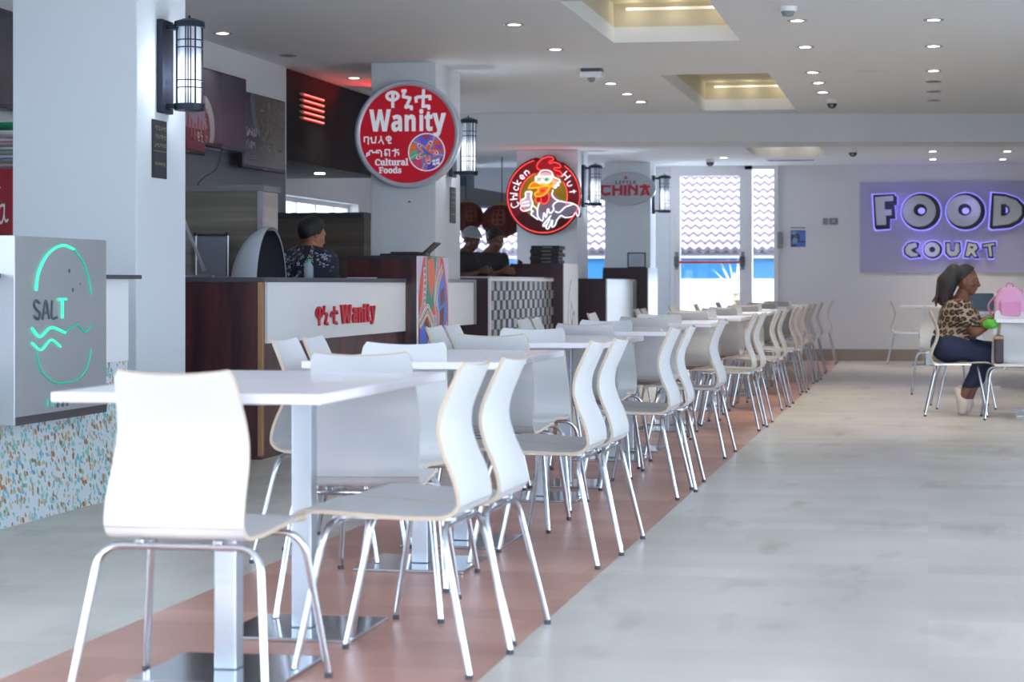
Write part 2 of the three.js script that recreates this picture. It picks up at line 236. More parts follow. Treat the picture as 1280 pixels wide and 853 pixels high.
// ---------- outside the back door: white tiled lean-to roof over a blue screen ----------
{ const r = new THREE.Group(); r.name = 'tiled_roof'; r.position.set(0, 0, -30); scene.add(r); tag(r, 'sunlit white roof of wavy clay tiles seen through the glass door', 'roof');
  const tileShape = new THREE.Shape(); const n = 10, W = 0.135; const top = []; for (let i = 0; i <= n; i++) { const a = i / n; top.push([a * W, 0.022 * Math.sin(a * 2 * PI)]); }
  tileShape.setFromPoints([...top, ...top.slice().reverse().map(([x, y]) => [x, y - 0.02])].map((p) => new THREE.Vector2(...p)));
  const tg = extrude(tileShape, 0.3); tg.rotateX(0.17);
  const tm = ['#c4c4c8', '#bcbcc2', '#c8c6c8'].map((c) => hex(c, 0.8));
  for (let row = 0; row < 11; row++) for (let c = 0; c < 44; c++) { const x = -7.6 + c * W, see = x > -4.1 ? true : (x < -6.0 && row < 9) || (x > -5.4 && x < -4.5 && row < 9); if (x > -1.95 || !see) continue; part('tile', tg, tm[(row * 7 + c * 3) % 3], r, [x, 1.631 + row * 0.121, -row * 0.235 - 0.2957]); }
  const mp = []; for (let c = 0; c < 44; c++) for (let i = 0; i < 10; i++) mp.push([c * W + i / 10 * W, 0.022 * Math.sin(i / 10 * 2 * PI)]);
  const mg = extrude(poly([...mp, ...mp.slice().reverse().map(([x, y]) => [x, y - 0.056])]), 0.02), shadowGap = hex('#544b58', 0.9);  // dark wavy strips put the shade between tile rows into colour
  for (let row = 0; row < 11; row++) part('shadow_gap_line', mg, shadowGap, r, [-7.6, 1.558 + row * 0.121, -row * 0.235 - 0.018]);
  part('roof_deck', uvBox(new THREE.BoxGeometry(6.2, 0.04, 3.1)).rotateX(0.475).translate(-4.75, 2.13, -1.45), hex('#b9b3b3', 0.9), r);
  part('fascia_board', span(-7.7, -1.8, 1.43, 1.56, -0.3, -0.24), M.white, r);
  const s = lone('blue_screen', 'bright blue screen below the white tiled roof', 'screen', span(-8, -1.6, 1.1, 1.44, -0.03, 0.03), hex('#17628f', 0.6), [0, 0, -30.2]);
  struct('wall_outside', span(-9, 0, -0.1, 1.1, -30.4, -30.2), M.white);
  struct('wall_outside', span(-9, 0, 1.1, 4.4, -33.6, -33.4), M.white);
  // spiky pale plant
  const pg = thing('spiky_plant', 'pale spiky plant with long narrow leaves outside the glass door', 'plant', [-2.7, 0, -28.6]);
  part('trunk', cyl(0.09, 0.06, 0.86, 0, 0.43, 0, 12), hex('#b9a58e', 0.9), pg);
  const lm = [hex('#dfe2cf', 0.7), hex('#cfd6be', 0.7), hex('#e8e4d6', 0.7)];
  for (let i = 0; i < 34; i++) { const a = i * 2.399, up = rr(0.35, 1.45), L = rr(0.42, 0.72), dx = Math.cos(a) * Math.cos(up), dz = Math.sin(a) * Math.cos(up), dy = Math.sin(up);
    const pts = [], w0 = 0.018, N = 6, P = [], I = []; const side = V(-dz, 0, dx).normalize();
    for (let k = 0; k <= N; k++) { const t = k / N, c = V(dx * L * t, 0.85 + dy * L * t - 0.12 * t * t, dz * L * t), w = w0 * (1 - t * 0.95) * (k ? 1 : 0.7); P.push(c.x - side.x * w, c.y - side.y * w, c.z - side.z * w, c.x, c.y + 0.006 * (1 - t), c.z, c.x + side.x * w, c.y, c.z + side.z * w); if (k) { const o = (k - 1) * 3; for (const q of [0, 1]) I.push(o + q, o + q + 3, o + q + 1, o + q + 1, o + q + 3, o + q + 4); } }
    const g = new THREE.BufferGeometry(); g.setAttribute('position', new THREE.Float32BufferAttribute(P, 3)); g.setIndex(I); g.computeVertexNormals(); g.setAttribute('uv', new THREE.Float32BufferAttribute(new Float32Array(P.length / 3 * 2), 2)); part('leaf', g, lm[i % 3], pg); }
}

// ---------- chairs ----------
const SEAT_PROFILE = [[0.262, 0.402], [0.25, 0.412], [0.2, 0.4165], [0.1, 0.412], [0, 0.406], [-0.1, 0.4035], [-0.145, 0.406], [-0.172, 0.417], [-0.187, 0.436]];
const BACK_PROFILE = [[-0.187, 0.436], [-0.193, 0.462], [-0.186, 0.512], [-0.164, 0.574], [-0.150, 0.626], [-0.155, 0.676], [-0.180, 0.738], [-0.210, 0.803]];
function shellPiece(profile, widthAt, curveAt, nS, capStart, capEnd) {
  const c = new THREE.CatmullRomCurve3(profile.map(([z, y]) => V(0, y, z)), false, 'centripetal'), nX = 12, T = 0.0052, P = [], N = [], C = [], I = [];
  const white = [0.65, 0.66, 0.67], tan = [0.60, 0.49, 0.37];
  const row = (i) => { const u = i / nS, p = c.getPoint(u), t = c.getTangent(u), n = V(0, -t.z, t.y).normalize(); return { p, n: n.y * 1 + (profile === BACK_PROFILE ? 0 : 0) < 0 ? n : n, u }; };
  const rows = [...Array(nS + 1)].map((_, i) => row(i));
  const at = (r, j, side) => { const w = widthAt(r.u), s = j / nX * 2 - 1, cv = curveAt(r.u); return V(s * w, r.p.y + r.n.y * side * T + cv[0] * s * s, r.p.z + r.n.z * side * T + cv[1] * s * s); };
  for (const side of [1, -1]) { const o = P.length / 3; for (const r of rows) for (let j = 0; j <= nX; j++) { const q = at(r, j, side); P.push(q.x, q.y, q.z); C.push(...white); } for (let i = 0; i < nS; i++) for (let j = 0; j < nX; j++) { const a = o + i * (nX + 1) + j, b = a + nX + 1; side > 0 ? I.push(a, b, a + 1, a + 1, b, b + 1) : I.push(a, a + 1, b, b, a + 1, b + 1); } }
  const strip = (list) => { const o = P.length / 3; list.forEach(([A, B]) => { P.push(A.x, A.y, A.z, B.x, B.y, B.z); C.push(...tan, ...tan); }); for (let i = 0; i < list.length - 1; i++) { const a = o + 2 * i; I.push(a, a + 1, a + 2, a + 2, a + 1, a + 3); } };
  strip(rows.map((r) => [at(r, 0, 1), at(r, 0, -1)])); strip(rows.map((r) => [at(r, nX, -1), at(r, nX, 1)]));
  const line = (r) => [...Array(nX + 1)].map((_, j) => [at(r, j, 1), at(r, j, -1)]);
  if (capStart) strip(line(rows[0]).map(([a, b]) => [b, a])); if (capEnd) strip(line(rows[nS]));
  const g = new THREE.BufferGeometry(); g.setAttribute('position', new THREE.Float32BufferAttribute(P, 3)); g.setAttribute('color', new THREE.Float32BufferAttribute(C, 3)); g.setIndex(I); g.computeVertexNormals(); return g;
}
const corner = (d, r) => d < r ? r - Math.sqrt(Math.max(0, r * r - (r - d) ** 2)) : 0;
const seatGeo = shellPiece(SEAT_PROFILE, (u) => 0.185 - 0.008 * u - corner(u * 0.47 + 0.002, 0.045), () => [0, 0], 26, true, false);
const backGeo = shellPiece(BACK_PROFILE, (u) => 0.177 - 0.006 * u - 0.022 * u * u + 0.004 * Math.sin(u * 3) - corner((1 - u) * 0.37 + 0.002, 0.018), (u) => { const k = Math.min(1, u * 2.5); return [0.010 * u * u, 0.02 * k * (1 - 0.15 * u)]; }, 28, false, true);
function legGeo(sx, sz) { const z0 = sz > 0 ? 0.165 : -0.15, f = sz > 0 ? 0.235 : -0.235; return pathTube(roundPath([[sx * 0.25, 0.012, f], [sx * 0.205, 0.384, z0], [0, 0.384, z0]], 0.062, 6), 0.0093, 12); }
const tipGeo = (sx, sz) => cyl(0.0105, 0.0105, 0.014, sx * 0.2505, 0.007, (sz > 0 ? 0.2352 : -0.2352), 12);
function makeChair(label, pos, turn, group) {
  const t = thing('plywood_chair', label, 'chair', pos, turn, group);
  part('seat', seatGeo, M.ply, t); part('backrest', backGeo, M.ply, t);
  for (const sx of [-1, 1]) for (const sz of [-1, 1]) { const l = part('leg', legGeo(sx, sz), M.chrome, t); part('leg_tip', tipGeo(sx, sz), M.rubber, l); }
  for (const sx of [-1, 1]) part('support_bar', bx(0.022, 0.012, 0.34, sx * 0.1, 0.3955, 0.0075, 0.003), M.chrome, t);
  return t;
}
let chair0 = null;
function chair(label, x, z, turn, group = 'white plywood chairs of the long table row', tint) {
  if (!chair0) return chair0 = makeChair(label, [x, 0, z], turn, group);
  return dup(chair0, label, [x, 0, z], turn, group);
}
// ---------- tables ----------
let table0 = null;
function table(label, x, z, turn = 0, group = 'white pedestal tables in a long row') {
  if (table0) return dup(table0, label, [x, 0, z], turn, group);
  const t = table0 = thing('pedestal_table', label, 'table', [x, 0, z], turn, group);
  part('tabletop', bx(0.70, 0.026, 0.645, 0, 0.737, 0, 0.004), M.top, t);
  part('column', bx(0.06, 0.7, 0.06, 0, 0.362, 0, 0.004), M.steel, t); part('mounting_plate', bx(0.3, 0.012, 0.3, 0, 0.718, 0, 0.002), M.steel, t);
  part('base_plate', bx(0.4, 0.012, 0.4, 0, 0.006, 0, 0.003), M.polished, t);
  return t;
}
const ORD = ['first', 'second', 'third', 'fourth', 'fifth', 'sixth', 'seventh', 'eighth', 'ninth', 'tenth'];
// z of the two tables, aisle-side chairs, wall-side chairs, end chairs (near end, far end)
const ROW = [
  { t: [-5.06, -5.71], a: [-5.32, -5.69], w: [], n: -4.8, f: -6.1 },
  { t: [-7.1, -7.75], a: [-7.36, -7.73], w: [-7.3, -7.66], n: -6.72, f: -8.33 },
  { t: [-9.42, -10.07], a: [-9.68, -10.06], w: [-9.62, -10.0], n: -9.05, f: -10.62 },
  { t: [-11.6, -12.25], a: [-11.95], w: [-11.8, -12.2], n: -11.22, f: -12.85 },
  { t: [-13.95, -14.6], a: [-14.2, -14.6], w: [-14.3], n: -13.55, f: -15.2 },
  { t: [-16.25, -16.9], a: [-16.5, -16.92], w: [-16.6, -17.0], n: -15.85, f: -17.5 },
  { t: [-18.5, -19.15], a: [-18.75, -19.2], w: [-18.9], n: -18.1, f: -19.75 },
  { t: [-20.7, -21.35], a: [-20.95, -21.3], w: [-20.9], n: -20.3, f: -21.95 },
  { t: [-22.9, -23.55], a: [-23.3], w: [-23.1], n: -22.5, f: -24.15 },
  { t: [-25.2, -25.85], a: [-25.95], w: [-25.5], n: -24.8, f: null },
];
ROW.forEach((g, i) => {
  const o = ORD[i];
  g.t.forEach((z, k) => table(`white square pedestal table, ${k ? 'farther' : 'nearer'} one of the ${o} pair in the long row`, -1.81, z));
  chair(`white plywood chair at the near end of the ${o} table pair, back towards the viewer`, -1.8 - (i ? 0.02 : -0.015), g.n, i ? PI : PI - 0.02);
  g.a.forEach((z, k) => chair(`white plywood chair on the aisle side of the ${o} table pair${g.a.length > 1 ? (k ? ', farther of two' : ', nearer of two') : ''}`, -1.395 + (k ? 0.03 : 0), z, -PI / 2 + (i < 2 ? 0.02 : rr(-0.03, 0.03))));
  g.w.forEach((z, k) => chair(`white plywood chair on the counter side of the ${o} table pair${g.w.length > 1 ? (k ? ', farther of two' : ', nearer of two') : ''}`, -2.2, z, PI / 2 + rr(-0.06, 0.06)));
  if (g.f) chair(`white plywood chair at the far end of the ${o} table pair, facing the viewer`, i ? -1.78 : -1.72, g.f, i ? 0 : -0.12);
});
// the seating on the right
chair('white plywood chair under the woman in the leopard blouse', 0.21, -15.95, PI / 2, 'chairs of the tables on the right');
chair('empty white plywood chair beside the seated woman, behind her back', 0.28, -16.9, PI / 2 - 0.1, 'chairs of the tables on the right');
chair('white plywood chair with its back to the viewer, in front of the pink backpack', 0.66, -15.58, PI - 0.03, 'chairs of the tables on the right');
chair('grey-looking plywood chair facing the viewer, between the woman and the far wall', 0.1, -19.0, 0, 'chairs of the tables on the right');
chair('white plywood chair seen from the side at the far wall, left of the woman', -0.28, -26.1, PI / 2, 'chairs of the tables on the right');
table('white pedestal table the woman in the leopard blouse sits at, nearer half', 0.86, -15.95, 0, 'white pedestal tables on the right');
table('white pedestal table at the woman, farther half behind the backpack', 0.86, -16.6, 0, 'white pedestal tables on the right');
table('white pedestal table by the far wall, beside the chair seen from the side', 0.0, -25.4, 0, 'white pedestal tables on the right');
table('white pedestal table carrying the open laptop', 0.5, -20.2, 0, 'white pedestal tables on the right');

// ---------- lettering ----------
// Ethiopic letters as strokes in a unit box (y down)
const oval = (cx, cy, rx, ry, a0 = 0, a1 = 2 * PI, n = 20) => [...Array(n + 1)].map((_, i) => { const a = a0 + (a1 - a0) * i / n; return [cx + rx * Math.cos(a), cy + ry * Math.sin(a)]; });
const ETH = {
  wa: [oval(0.5, 0.3, 0.36, 0.27), [[0.52, 0.03], [0.52, 1.0]]],
  ni: [[[0.3, 0], [0.22, 0.34], [0.66, 0.42], [0.4, 0.95]], [[0.4, 0.93], [0.74, 0.93], [0.74, 1.04]], [[0.2, 0.0], [0.34, 0.0]]],
  ti: [[[0.55, 0], [0.52, 0.95]], [[0.12, 0.46], [0.2, 0.38], [0.92, 0.34], [0.92, 0.48]], [[0.12, 0.44], [0.12, 0.62]], [[0.52, 0.94], [0.86, 0.94], [0.86, 1.06]]],
  ba: [[[0.2, 0.7], [0.2, 0.12], [0.74, 0.12], [0.74, 1.0]]],
  h: [[[0.16, 0.2], [0.24, 0.85], [0.7, 0.85], [0.78, 0.1]], [[0.04, 0.3], [0.16, 0.2]]],
  la: [[[0.45, 0.05], [0.5, 0.4], [0.16, 0.85]], [[0.5, 0.4], [0.8, 1.0]]],
  wi: [oval(0.5, 0.34, 0.32, 0.26), [[0.5, 0.08], [0.5, 0.92], [0.8, 0.92]]],
  m: [oval(0.2, 0.72, 0.15, 0.14), [[0.32, 0.62], [0.4, 0.3], [0.66, 0.3], [0.74, 0.55], [0.98, 0.5]], [[0.05, 0.9], [0.0, 1.0]]],
  ga: [[[0.15, 0.55], [0.2, 0.3], [0.6, 0.26], [0.78, 0.45], [0.78, 1.0]], [[0.15, 0.55], [0.45, 0.55]]],
  bo: [[[0.22, 0.62], [0.22, 0.2], [0.74, 0.2], [0.74, 0.95]], oval(0.3, 0.78, 0.12, 0.14)],
  ch: [[[0.4, 0.15], [0.45, 0.5], [0.38, 1.0]], [[0.1, 0.35], [0.8, 0.22]], [[0.45, 0.5], [0.85, 0.6], [0.8, 0.85]]],
};
function ethiopic(c, word, x, y, size, lw, color, squeeze = 0.8) {
  c.strokeStyle = color; c.lineWidth = lw; c.lineJoin = 'round'; c.lineCap = 'square';
  word.forEach((k, i) => { for (const s of ETH[k]) { c.beginPath(); s.forEach(([a, b], j) => { const px = x + (i * 1.0 + a) * size * squeeze, py = y + b * size; j ? c.lineTo(px, py) : c.moveTo(px, py); }); c.stroke(); } });
}
function fitText(c, text, x, y, w, h, font, color, align = 'center', heavy = 0) { // stretched into w x h, baseline y
  c.save(); c.font = font.replace('@', '200'); const m = c.measureText(text); c.translate(x, y); c.scale(w / m.width, h / 145); c.fillStyle = color; c.textAlign = 'left'; c.textBaseline = 'alphabetic'; c.fillText(text, 0, 0); if (heavy) { c.strokeStyle = color; c.lineWidth = heavy; c.lineJoin = 'miter'; c.strokeText(text, 0, 0); } c.restore();
}
const printMat = (tex, rough = 0.4, more = {}) => std({ map: tex, roughness: rough, ...more });
// a flat printed face, w x h metres, in the local xy plane
const face = (w, h) => new THREE.PlaneGeometry(w, h);
function discFace(rx, ry, n = 64) { const g = new THREE.CircleGeometry(1, n); g.scale(rx, ry, 1); return g; }

function folkArt(c, w, h, tall) { // bands and petals in the folk-painting manner
  const band = (pts, cols, lw) => { cols.forEach((col, i) => { c.strokeStyle = col; c.lineWidth = lw * (cols.length - i) / cols.length; c.lineJoin = 'round'; c.beginPath(); pts.forEach(([x, y], k) => k ? c.lineTo(x * w, y * h) : c.moveTo(x * w, y * h)); c.stroke(); }); };
  const blob = (pts, col) => { c.fillStyle = col; c.beginPath(); pts.forEach(([x, y], k) => k ? c.lineTo(x * w, y * h) : c.moveTo(x * w, y * h)); c.closePath(); c.fill(); };
  return { band, blob };
}
const paintedTex = canvasTex(512, 1024, (c, w, h) => {
  c.fillStyle = '#cfc3de'; c.fillRect(0, 0, w, h);
  const { band, blob } = folkArt(c, w, h);
  c.save(); c.beginPath(); c.moveTo(w * 0.2, 0); c.bezierCurveTo(-w * 0.12, h * 0.3, -w * 0.1, h * 0.8, w * 0.12, h); c.lineTo(w * 0.94, h); c.bezierCurveTo(w * 1.1, h * 0.6, w * 1.05, h * 0.3, w * 0.78, 0); c.closePath(); c.fillStyle = '#d9553a'; c.fill(); c.clip();
  blob([[0.28, 0], [0.62, 0], [0.58, 0.22], [0.45, 0.34], [0.2, 0.3]], '#2f8f78'); blob([[0.3, 0.02], [0.5, 0], [0.55, 0.13], [0.42, 0.26], [0.32, 0.16]], '#e8744a');
  blob([[0.62, 0.22], [0.86, 0.08], [0.98, 0.3], [0.9, 0.5], [0.74, 0.58], [0.62, 0.42]], '#3f7fe0'); blob([[0.72, 0.22], [0.86, 0.18], [0.88, 0.28], [0.72, 0.31]], '#7a2b2b'); blob([[0.7, 0.34], [0.86, 0.31], [0.82, 0.44], [0.68, 0.44]], '#7a2b2b');
  blob([[0.02, 0.42], [0.24, 0.34], [0.42, 0.5], [0.34, 0.7], [0.12, 0.74], [0, 0.6]], '#6a2a30'); blob([[0.04, 0.46], [0.16, 0.4], [0.3, 0.52], [0.2, 0.68], [0.06, 0.62]], '#3f6fe6');
  blob([[0.34, 0.38], [0.5, 0.46], [0.48, 0.6], [0.4, 0.52]], '#2f9b70'); blob([[0.5, 0.4], [0.62, 0.36], [0.58, 0.7], [0.5, 0.76]], '#3b8ae6'); blob([[0.54, 0.6], [0.66, 0.56], [0.72, 0.64], [0.6, 0.72]], '#e8703c');
  blob([[0.7, 0.74], [0.86, 0.72], [0.84, 0.82], [0.72, 0.84]], '#5a3fae'); blob([[0.76, 0.88], [0.94, 0.84], [0.92, 0.94], [0.8, 0.96]], '#4a3fb0'); blob([[0.1, 0.86], [0.3, 0.8], [0.4, 0.95], [0.15, 1]], '#6a56b8');
  const B = [['#f2ecf4', '#3a4a8a', '#f2d8d0', '#c8453a'], ['#ffffff', '#c23d3a', '#f0efe6', '#3f7f6a']];
  band([[0.2, 0], [0.22, 0.14], [0.16, 0.3], [0.02, 0.4]], B[0], 52); band([[0.02, 0.42], [0.3, 0.32], [0.5, 0.42], [0.34, 0.56], [0.3, 0.78]], B[1], 60);
  band([[0.66, 0], [0.56, 0.26], [0.64, 0.38], [0.6, 0.52], [0.76, 0.6], [0.56, 0.74], [0.4, 0.72]], B[0], 56); band([[0.84, 0.04], [0.64, 0.16], [0.56, 0.3]], B[1], 46); band([[0.52, 0.36], [0.48, 0.58], [0.52, 0.8], [0.4, 0.86], [0.14, 0.78]], B[1], 40); band([[0.98, 0.42], [0.8, 0.6], [0.98, 0.78]], B[0], 44); band([[0.06, 0.8], [0.28, 0.88], [0.5, 1]], B[0], 44);
  for (const x of [0.17, 0.23]) for (let i = 0; i < 14; i++) { c.fillStyle = i % 2 ? '#fff' : '#c9493a'; c.fillRect(w * (0.2 + (x - 0.2) * 0.6), h * (0.05 + i * 0.018), 9, 9); }
  c.restore();
  c.strokeStyle = '#cf3d44'; c.lineWidth = 26; c.beginPath(); c.moveTo(w * 0.2, 0); c.bezierCurveTo(-w * 0.12, h * 0.3, -w * 0.1, h * 0.8, w * 0.12, h); c.stroke(); c.beginPath(); c.moveTo(w * 0.78, 0); c.bezierCurveTo(w * 1.05, h * 0.3, w * 1.1, h * 0.6, w * 0.94, h); c.stroke();
});
// ---------- round red sign ----------
{ const s = thing('round_sign', 'round red metallic sign with silver rim and white lettering on the column', 'sign', [-4.283, 2.268, -16.35]);
  s.rotation.y = 0; const R = 0.452;
  part('rim', new THREE.LatheGeometry([[R - 0.045, 0.03], [R - 0.02, 0.046], [R, 0.03], [R, -0.055], [0.001, -0.055]].map((p) => new THREE.Vector2(...p)), 72).rotateX(PI / 2), std({ color: '#d4d8e4', metalness: 0.35, roughness: 0.4 }), s);
  const tex = canvasTex(1024, 1024, (c, w) => {
    const k = w / 2; c.fillStyle = '#bd0f28'; c.fillRect(0, 0, w, w);
    const P = (x, y) => [(x - 410) / 366 * k + k, (y - 435) / 372 * k + k]; // measured on the sign's own disc
    const S = k / 366, white = '#e9ebf6';
    let [x, y] = P(236, 112); ethiopic(c, ['wa'], x, y, 108 * S, 24 * S, white, 1.12);
    [x, y] = P(352, 106); ethiopic(c, ['ni'], x, y, 128 * S, 24 * S, white, 0.95); [x, y] = P(462, 108); ethiopic(c, ['ti'], x, y, 122 * S, 24 * S, white, 1.08);
    [x, y] = P(122, 406); fitText(c, 'W', x, y, 158 * S, 158 * S, 'bold @px sans-serif', white, 'left', 9);
    [x, y] = P(284, 408); fitText(c, 'an', x, y, 200 * S, 152 * S, 'bold @px sans-serif', white, 'left', 8);
    [x, y] = P(494, 408); fitText(c, 'it', x, y, 112 * S, 150 * S, 'bold @px sans-serif', white, 'left', 8); [x, y] = P(606, 404); fitText(c, 'y', x, y, 96 * S, 160 * S, 'bold @px sans-serif', white, 'left', 8);
    [x, y] = P(68, 446); ethiopic(c, ['ba', 'h', 'la', 'wi'], x, y, 58 * S, 10 * S, white, 0.98);
    [x, y] = P(96, 538); ethiopic(c, ['m', 'ga', 'bo', 'ch'], x, y, 60 * S, 10 * S, white, 1.08);
    [x, y] = P(160, 668); fitText(c, 'Cultural', x, y, 258 * S, 46 * S, 'bold @px serif', white, 'left', 12); [x, y] = P(190, 728); fitText(c, 'Foods', x, y, 176 * S, 44 * S, 'bold @px serif', white, 'left', 12);
    // emblem
    [x, y] = P(558, 572); const r = 138 * S; c.save(); c.translate(x, y); c.beginPath(); c.arc(0, 0, r, 0, 7); c.fillStyle = '#8d6fae'; c.fill(); c.clip();
    const bl = (col, pts) => { c.fillStyle = col; c.beginPath(); pts.forEach(([a, b], i) => i ? c.lineTo(a * r, b * r) : c.moveTo(a * r, b * r)); c.closePath(); c.fill(); };
    bl('#5a5fd0', [[-0.5, -1], [0.3, -1], [0.2, -0.4], [-0.3, -0.4]]); bl('#d9562f', [[0.4, -0.7], [1, -0.5], [0.9, 0], [0.4, -0.1]]); bl('#e07a3a', [[-1, -0.4], [-0.6, -0.5], [-0.5, 0.2], [-1, 0.2]]); bl('#4fae8a', [[-0.9, 0], [-0.5, -0.1], [-0.5, 0.3], [-0.9, 0.4]]); bl('#c2476a', [[-0.8, 0.4], [-0.3, 0.3], [-0.2, 1], [-0.9, 0.9]]); bl('#5f3fa8', [[0.1, 0.5], [0.9, 0.3], [0.9, 1], [0, 1]]); bl('#7a56c0', [[0.5, -0.4], [0.9, -0.4], [0.8, -0.1], [0.5, -0.2]]); bl('#a53a48', [[-0.3, -0.95], [0, -0.6], [0.2, -0.95]]);
    for (const [col, sc] of [['#f0e8ee', 0.66], ['#c23a48', 0.6], ['#d8c6d8', 0.5], ['#e0652f', 0.44]]) { c.fillStyle = col; c.beginPath(); for (let i = 0; i <= 60; i++) { const a = i / 60 * 2 * PI, q = r * sc * (0.68 + 0.34 * Math.cos(5 * a)); const X = q * Math.cos(a + 1.35), Y = q * Math.sin(a + 1.35); i ? c.lineTo(X, Y) : c.moveTo(X, Y); } c.fill(); }
    bl('#3f63d8', [[-0.28, -0.35], [0.02, -0.05], [0.42, 0.18], [0.0, 0.16], [-0.2, -0.1]]); bl('#3f9b78', [[-0.4, 0.18], [-0.15, 0], [0, 0.12], [-0.2, 0.2]]); bl('#e8e2f2', [[0.3, 0.45], [0.72, 0.32], [0.72, 0.66], [0.34, 0.72]]);
    c.strokeStyle = '#efe6ee'; c.lineWidth = 4; for (const [a, b, d, e] of [[-0.3, -0.4, -1, -0.7], [0.3, -0.45, 0.5, -1], [0.5, 0.1, 1, 0.2], [-0.55, 0.1, -1, 0.4], [-0.1, 0.6, -0.3, 1], [0.35, 0.4, 0.6, 1]]) { c.beginPath(); c.moveTo(a * r, b * r); c.lineTo(d * r, e * r); c.stroke(); }
    c.strokeStyle = '#5f3fa8'; c.lineWidth = 5; c.beginPath(); c.moveTo(0.5 * r, 0.38 * r); c.lineTo(0.52 * r, 0.7 * r); c.moveTo(0.3 * r, 0.58 * r); c.lineTo(0.74 * r, 0.48 * r); c.stroke();
    c.restore(); c.strokeStyle = white; c.lineWidth = 9 * S; c.beginPath(); c.arc(x, y, r, 0, 7); c.stroke();
  });
  part('face', discFace(R - 0.042, R - 0.042), printMat(tex, 0.3, { emissive: '#ffffff', emissiveMap: tex, emissiveIntensity: 0.16 }), s, [0, 0, 0.028]);  // faint glow added to the print to brighten the sign face
  part('screw', cyl(0.008, 0.008, 0.02, 0, 0, 0, 10).rotateX(PI / 2), M.greyDark, s, [0.0, -0.56, -0.045]);
}
